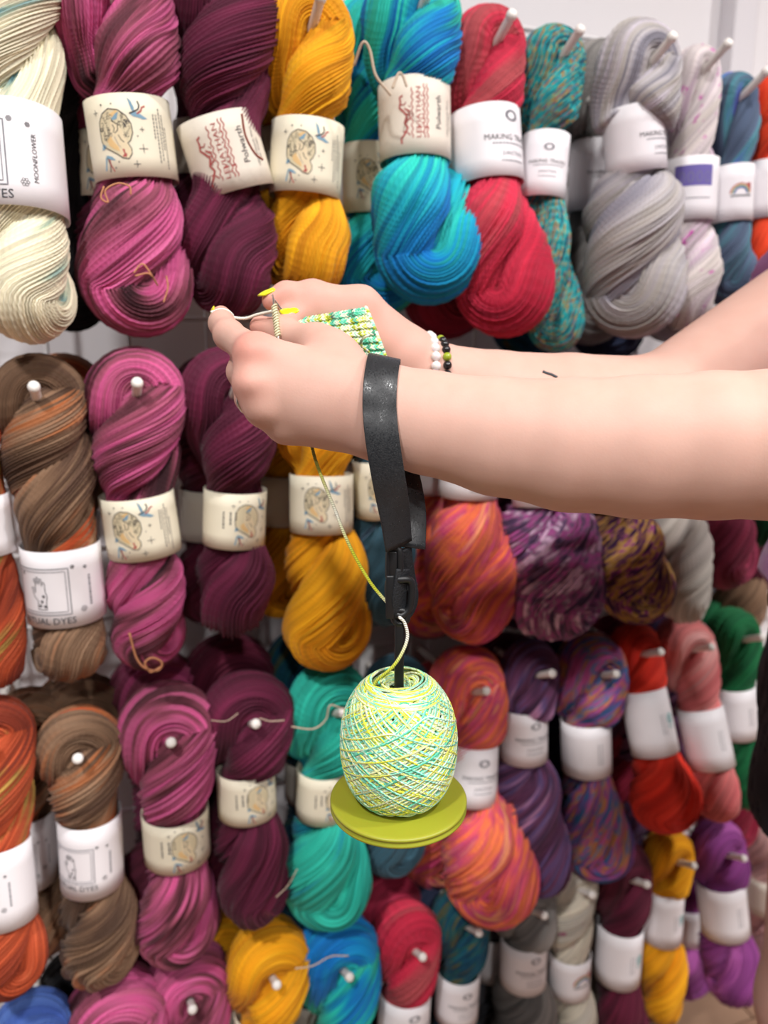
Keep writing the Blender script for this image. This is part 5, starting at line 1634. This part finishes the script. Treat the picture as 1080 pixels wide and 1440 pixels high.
# loose turns over the shoulder and down into the hollow
for k in range(46):
    f_ = rng.random()
    a = np.linspace(0, 2 * np.pi, 44, endpoint=False)
    ph, ph2 = rng.uniform(0, 6.28), rng.uniform(0, 6.28)
    if f_ < 0.6:
        tt = np.clip(rng.uniform(0.90, 0.985) + 0.018 * np.sin(a + ph) + 0.006 * np.sin(2 * a + ph2), 0.8, 0.995)
        rad = ball_r(tt) + 0.0018 + 0.0004 * np.sin(3 * a + ph2)
        zz = bz + BH * tt
    else:
        rad = rng.uniform(0.0065, 0.0125) * (1 + 0.16 * np.sin(a + ph) + 0.08 * np.sin(2 * a + ph2))
        zz = bz + BH * (0.90 + 0.085 * np.clip((rad - 0.0055) / 0.008, 0, 1)) + 0.001 * np.sin(2 * a + ph)
    pts = np.stack([disc_c[0] + rad * np.cos(a), disc_c[1] + rad * np.sin(a), zz], -1)
    add_strand(pts, 0.00085, 300 + k, True)
mobj('wound_strands', np.concatenate(SV), np.concatenate(SF), M_lyarn, ball, uv=np.concatenate(SU))['kind'] = 'stuff'

# working yarn: from the ball through the eyelet and up behind the hand to the needle
def uv_tube(name, pts, r, mater, parent, n=8, k=0):
    V, F = tube_arrays(pts, r, n)
    sl = np.concatenate([[0], np.cumsum(np.linalg.norm(np.diff(pts, axis=0), axis=1))])
    UV = np.stack([k + (F % n) / n * 0.9, sl[F // n] / sl[-1]], -1).reshape(-1, 2)
    return mobj(name, V, F, mater, parent, uv=UV)
def length_yarn(name, stops):
    m = bpy.data.materials.new(name); m.use_nodes = True
    nt = m.node_tree; b = nt.nodes['Principled BSDF']; b.inputs['Roughness'].default_value = 0.8; b.inputs['Sheen Weight'].default_value = 0.2
    uv = nt.nodes.new('ShaderNodeUVMap'); uv.uv_map = 'UVMap'
    sp = nt.nodes.new('ShaderNodeSeparateXYZ'); nt.links.new(uv.outputs[0], sp.inputs[0])
    rp = nt.nodes.new('ShaderNodeValToRGB'); e = rp.color_ramp.elements
    for i, (p_, c) in enumerate(stops):
        q = e[i] if i < 2 else e.new(p_)
        q.position = p_; q.color = lin(c)
    nt.links.new(sp.outputs[1], rp.inputs[0]); nt.links.new(rp.outputs[0], b.inputs['Base Color'])
    # plied twist
    mu = nt.nodes.new('ShaderNodeMath'); mu.operation = 'MULTIPLY'; mu.inputs[1].default_value = 1900.0
    nt.links.new(sp.outputs[1], mu.inputs[0])
    m2 = nt.nodes.new('ShaderNodeMath'); m2.operation = 'MULTIPLY_ADD'; m2.inputs[1].default_value = 12.57
    nt.links.new(sp.outputs[0], m2.inputs[0]); nt.links.new(mu.outputs[0], m2.inputs[2])
    sn = nt.nodes.new('ShaderNodeMath'); sn.operation = 'SINE'; nt.links.new(m2.outputs[0], sn.inputs[0])
    bp = nt.nodes.new('ShaderNodeBump'); bp.inputs['Strength'].default_value = 0.5; bp.inputs['Distance'].default_value = 0.0004
    nt.links.new(sn.outputs[0], bp.inputs['Height']); nt.links.new(bp.outputs[0], b.inputs['Normal'])
    return m
M_wyarn = length_yarn('lime_white_working_yarn', [(0.0, '#b8c030'), (0.06, '#cbd23a'), (0.10, '#e9e8d8'), (0.17, '#efece0'), (0.20, '#d8de38'), (0.27, '#d5dc30'), (0.33, '#efeedd'), (0.40, '#b9b840'), (0.47, '#5c6040'), (0.55, '#4a5a3a'), (0.75, '#cfd0a0'), (0.85, '#efece0'), (1.0, '#e6e2d0')])
b0 = P(522, 972, depth_of(drop_to(972)) - 0.008)
wy = [b0, P(530, 957, depth_of(drop_to(957)) - 0.008), P(552, 938, depth_of(drop_to(938)) - 0.009), P(566, 917, depth_of(drop_to(917)) - 0.007), P(573, 895, depth_of(drop_to(895)) - 0.004), BP(569, 876, -0.003), BP(562, 868, -0.003), BP(560, 864, 0.0035), BP(552, 855, 0.006),
      BP(546, 849, 0.004), P(523, 822, 0.483), P(500, 784, 0.483), P(483, 748, 0.484), P(470, 714, 0.486), P(456, 680, 0.489), P(444, 648, 0.492), P(436, 620, 0.497), P(420, 580, 0.512), P(400, 530, 0.535), P(375, 485, 0.538), P(345, 470, 0.540), P(330, 455, 0.5405)]
# wrap round the index finger tip then across to the needle
fc = iD + (iT - iD) * 0.45; fd = unit(iT - iD)
u_ = unit(-FWD - fd * (-FWD @ fd)); v_ = np.cross(fd, u_)
wrap = [fc + (u_ * math.cos(a) + v_ * math.sin(a)) * 0.0083 + fd * 0.0009 * (a - 3) for a in np.linspace(-0.4, 4.6, 22)]
d_end = np.linalg.norm(wrap[0] - P(383, 438, 0.514)); 
if np.linalg.norm(wrap[-1] - P(383, 438, 0.514)) > d_end: wrap = wrap[::-1]
wy2 = spline(wy, 180)
wy3 = spline([wy[-1]] + wrap + [P(340, 448, 0.522), P(362, 442.5, 0.519), P(386, 437, 0.5125)], 150)
uv_tube('working_yarn', np.vstack([wy2, wy3[1:]]), 0.00105, M_wyarn, ball)

# ------------------------------------------------------------------ knitting and needles
KD = 0.5285
M_knit = yarn_mat('sock_cuff_yarn', [(0.16, '#5a6a5c'), (0.28, '#4fbf98'), (0.40, '#7fdcbc'), (0.50, '#dcecd0'), (0.60, '#f1eed3'), (0.68, '#cbd648'), (0.78, '#9aa634'), (0.88, '#6c7076')], 70, 0.25, ply=0.002, seed=47.0, warp=0.0)
knit = empty('knitted_sock_cuff', P(505, 500, KD + 0.004), 'lime, mint and cream ribbed sock cuff held between both hands', 'knitting')
# the flattened tube: front sheet corners in the picture
c00, c10, c01, c11 = P(398, 452, KD), P(513, 433, KD + 0.004), P(420, 520, KD), P(546, 518, KD + 0.004)
NCOL, NROW = 25, 17          # stitches along the tube (rows) by columns down
KV, KF, KU = [], [], []
kn_n = 0
def leaf(p, d, n, ln, wd, th):
    """one leg of a stitch: a small plump spindle"""
    b = np.cross(n, d)
    V = []
    for t, s in ((-0.5, 0.35), (-0.25, 0.9), (0.1, 1.0), (0.4, 0.7), (0.55, 0.3)):
        for i in range(6):
            a = i * math.pi / 3
            V.append(p + d * t * ln + b * math.cos(a) * wd * s / 2 + n * math.sin(a) * th * s / 2)
    F = [[j * 6 + i, j * 6 + (i + 1) % 6, (j + 1) * 6 + (i + 1) % 6, (j + 1) * 6 + i] for j in range(4) for i in range(6)]
    return np.array(V), np.array(F)
rr2 = random.Random(9)
def sheet(sign):
    global kn_n
    for j in range(NROW):                      # down the picture
        for i in range(NCOL):                  # along the tube
            s, t = (i + 0.5) / NCOL, (j + 0.5) / NROW
            rib = 1
            c = (c00 * (1 - s) + c10 * s) * (1 - t) + (c01 * (1 - s) + c11 * s) * t
            eS = unit((c10 - c00) * (1 - t) + (c11 - c01) * t); eT = unit((c01 - c00) * (1 - s) + (c11 - c10) * s)
            n = unit(np.cross(eS, eT))
            if n @ FWD > 0: n = -n
            n = n * sign
            bow = 0.0045 * math.sin(math.pi * min(1, max(0, t))) ** 0.6 + (0.0008 if j % 2 else -0.0006)
            ls = np.linalg.norm((c10 - c00) * (1 - t) + (c11 - c01) * t) / NCOL
            lt = np.linalg.norm((c01 - c00) * (1 - s) + (c11 - c10) * s) / NROW
            for sd in (-1, 1):
                p = c + n * bow + eT * sd * lt * 0.23
                d = unit(eS + eT * sd * 0.55) if rib else unit(eT + eS * sd * 0.3)
                V, F = leaf(p, d, n, ls * 1.75 if rib else lt * 1.1, lt * 0.62, lt * 0.75)
                KV.append(V); KF.append(F + kn_n); kn_n += len(V)
                # yarn runs round and round the tube: metres along it advance with the round
                u = i * 7.0 + j * 0.02
                vv = i * 0.185 + (j / NROW * 0.09 if sign > 0 else 0.18 - j / NROW * 0.09)
                KU.append(np.stack([np.full(F.size, float(int(u))), vv + 0.002 * (F.ravel() // 6)], -1))
sheet(1); sheet(-1)
ko = mobj('stitches', np.concatenate(KV), np.concatenate(KF), M_knit, knit, uv=np.concatenate(KU)); ko['kind'] = 'stuff'
# fabric body inside the stitches
g = []
for sg in (1, -1):
    for t in np.linspace(0, 1, 9):
        for s in np.linspace(0, 1, 9):
            c = (c00 * (1 - s) + c10 * s) * (1 - t) + (c01 * (1 - s) + c11 * s) * t
            g.append(c - FWD * sg * 0.0040 * math.sin(math.pi * t) ** 0.6)
F = [[k * 81 + j * 9 + i, k * 81 + j * 9 + i + 1, k * 81 + (j + 1) * 9 + i + 1, k * 81 + (j + 1) * 9 + i] for k in (0, 1) for j in range(8) for i in range(8)]
mobj('fabric', np.array(g), F, mat('moss_grey_wool', '#5f7358', 0.9), knit)
# cast-on edge: a row of plump bumps along the open end
eV = MB()
for sg in (1, -1):
    for j in range(26):
        t = (j + 0.5) / 26
        p = c10 * (1 - t) + c11 * t - FWD * sg * 0.0045 * math.sin(math.pi * t) ** 0.6 + RIGHT * 0.0008
        V, F = leaf(p, unit(c11 - c10), -FWD * sg, 0.0042, 0.0030, 0.0034)
        eV.add(V, F)
ce = eV.build('cast_on_edge', M_knit, knit)
uvl = ce.data.uv_layers.new(name='UVMap')
vi = np.zeros(len(ce.data.loops), np.int32); ce.data.loops.foreach_get('vertex_index', vi)
uvl.data.foreach_set('uv', np.stack([np.floor(vi / 30), vi / 30 * 0.006], -1).astype(np.float32).ravel())
uv_tube('yarn_tail', spline([P(519, 495, KD - 0.005), P(509, 487, KD - 0.010), P(508, 480, KD - 0.011), P(513, 474, KD - 0.009), P(518, 472, KD - 0.005)], 30), 0.0009, M_wyarn, knit, k=3)
# needles
def needle(a, b, label):
    d = unit(b - a)
    L = np.linalg.norm(b - a)
    t = np.array([0.0, 0.05, 0.35, 0.7, 1.0])
    tip = 0.016
    pts = [a, a + d * 0.003, a + d * 0.010, a + d * tip, b - d * tip, b - d * 0.010, b - d * 0.003, b]
    rad = [0.00015, 0.0005, 0.00100, 0.00125, 0.00125, 0.00100, 0.0005, 0.00015]
    V, F = tube_arrays(np.array(pts), np.array(rad), 12)
    o = mobj('knitting_needle', V, F, M_silver, None, loc=a)
    tag(o, label, 'needle', 'knitting needles')
    return o
n1a, n1b = P(383.5, 413, 0.5175), P(397.5, 530, 0.4965)
needle(n1a, n1b, 'upright steel needle wrapped with stitches, in front of the thumb')
n2a, n2b = P(381.5, 415, 0.5225), P(470, 545, 0.5585)
needle(n2a, n2b, 'slanting steel needle crossing behind the upright one')
# stitches on the upright needle
dN1 = unit(n1b - n1a); T_, N_, B_ = frames([n1a, n1b])
lv = []
for k in range(12):
    c = n1a + dN1 * (0.0100 + 0.0021 * k)
    a = np.linspace(0, 2 * math.pi, 14, endpoint=False)
    lv.append((c, a))
mb = MB()
for c, a in lv:
    mb.tube([c + (N_[0] * math.cos(x) + B_[0] * math.sin(x)) * 0.0016 + dN1 * 0.0011 * math.sin(x) for x in a], 0.00066, 6, True)
mb.build('live_stitches', mat('cream_green_wool', '#cfcaa8', 0.9, noise=0.4, nscale=300), knit)
# fabric reaching up to the needle
mb = MB()
for k in range(12):
    p = n1a + dN1 * (0.012 + 0.0016 * k)
    q = c00 * (1 - k / 12) + c01 * (k / 12)
    mb.tube(spline([p + N_[0] * 0.001, (p + q) / 2 - FWD * 0.002, q], 8), 0.0011, 6)
mb.build('joining_stitches', mat('cream_green_wool', '#cfcaa8'), knit)
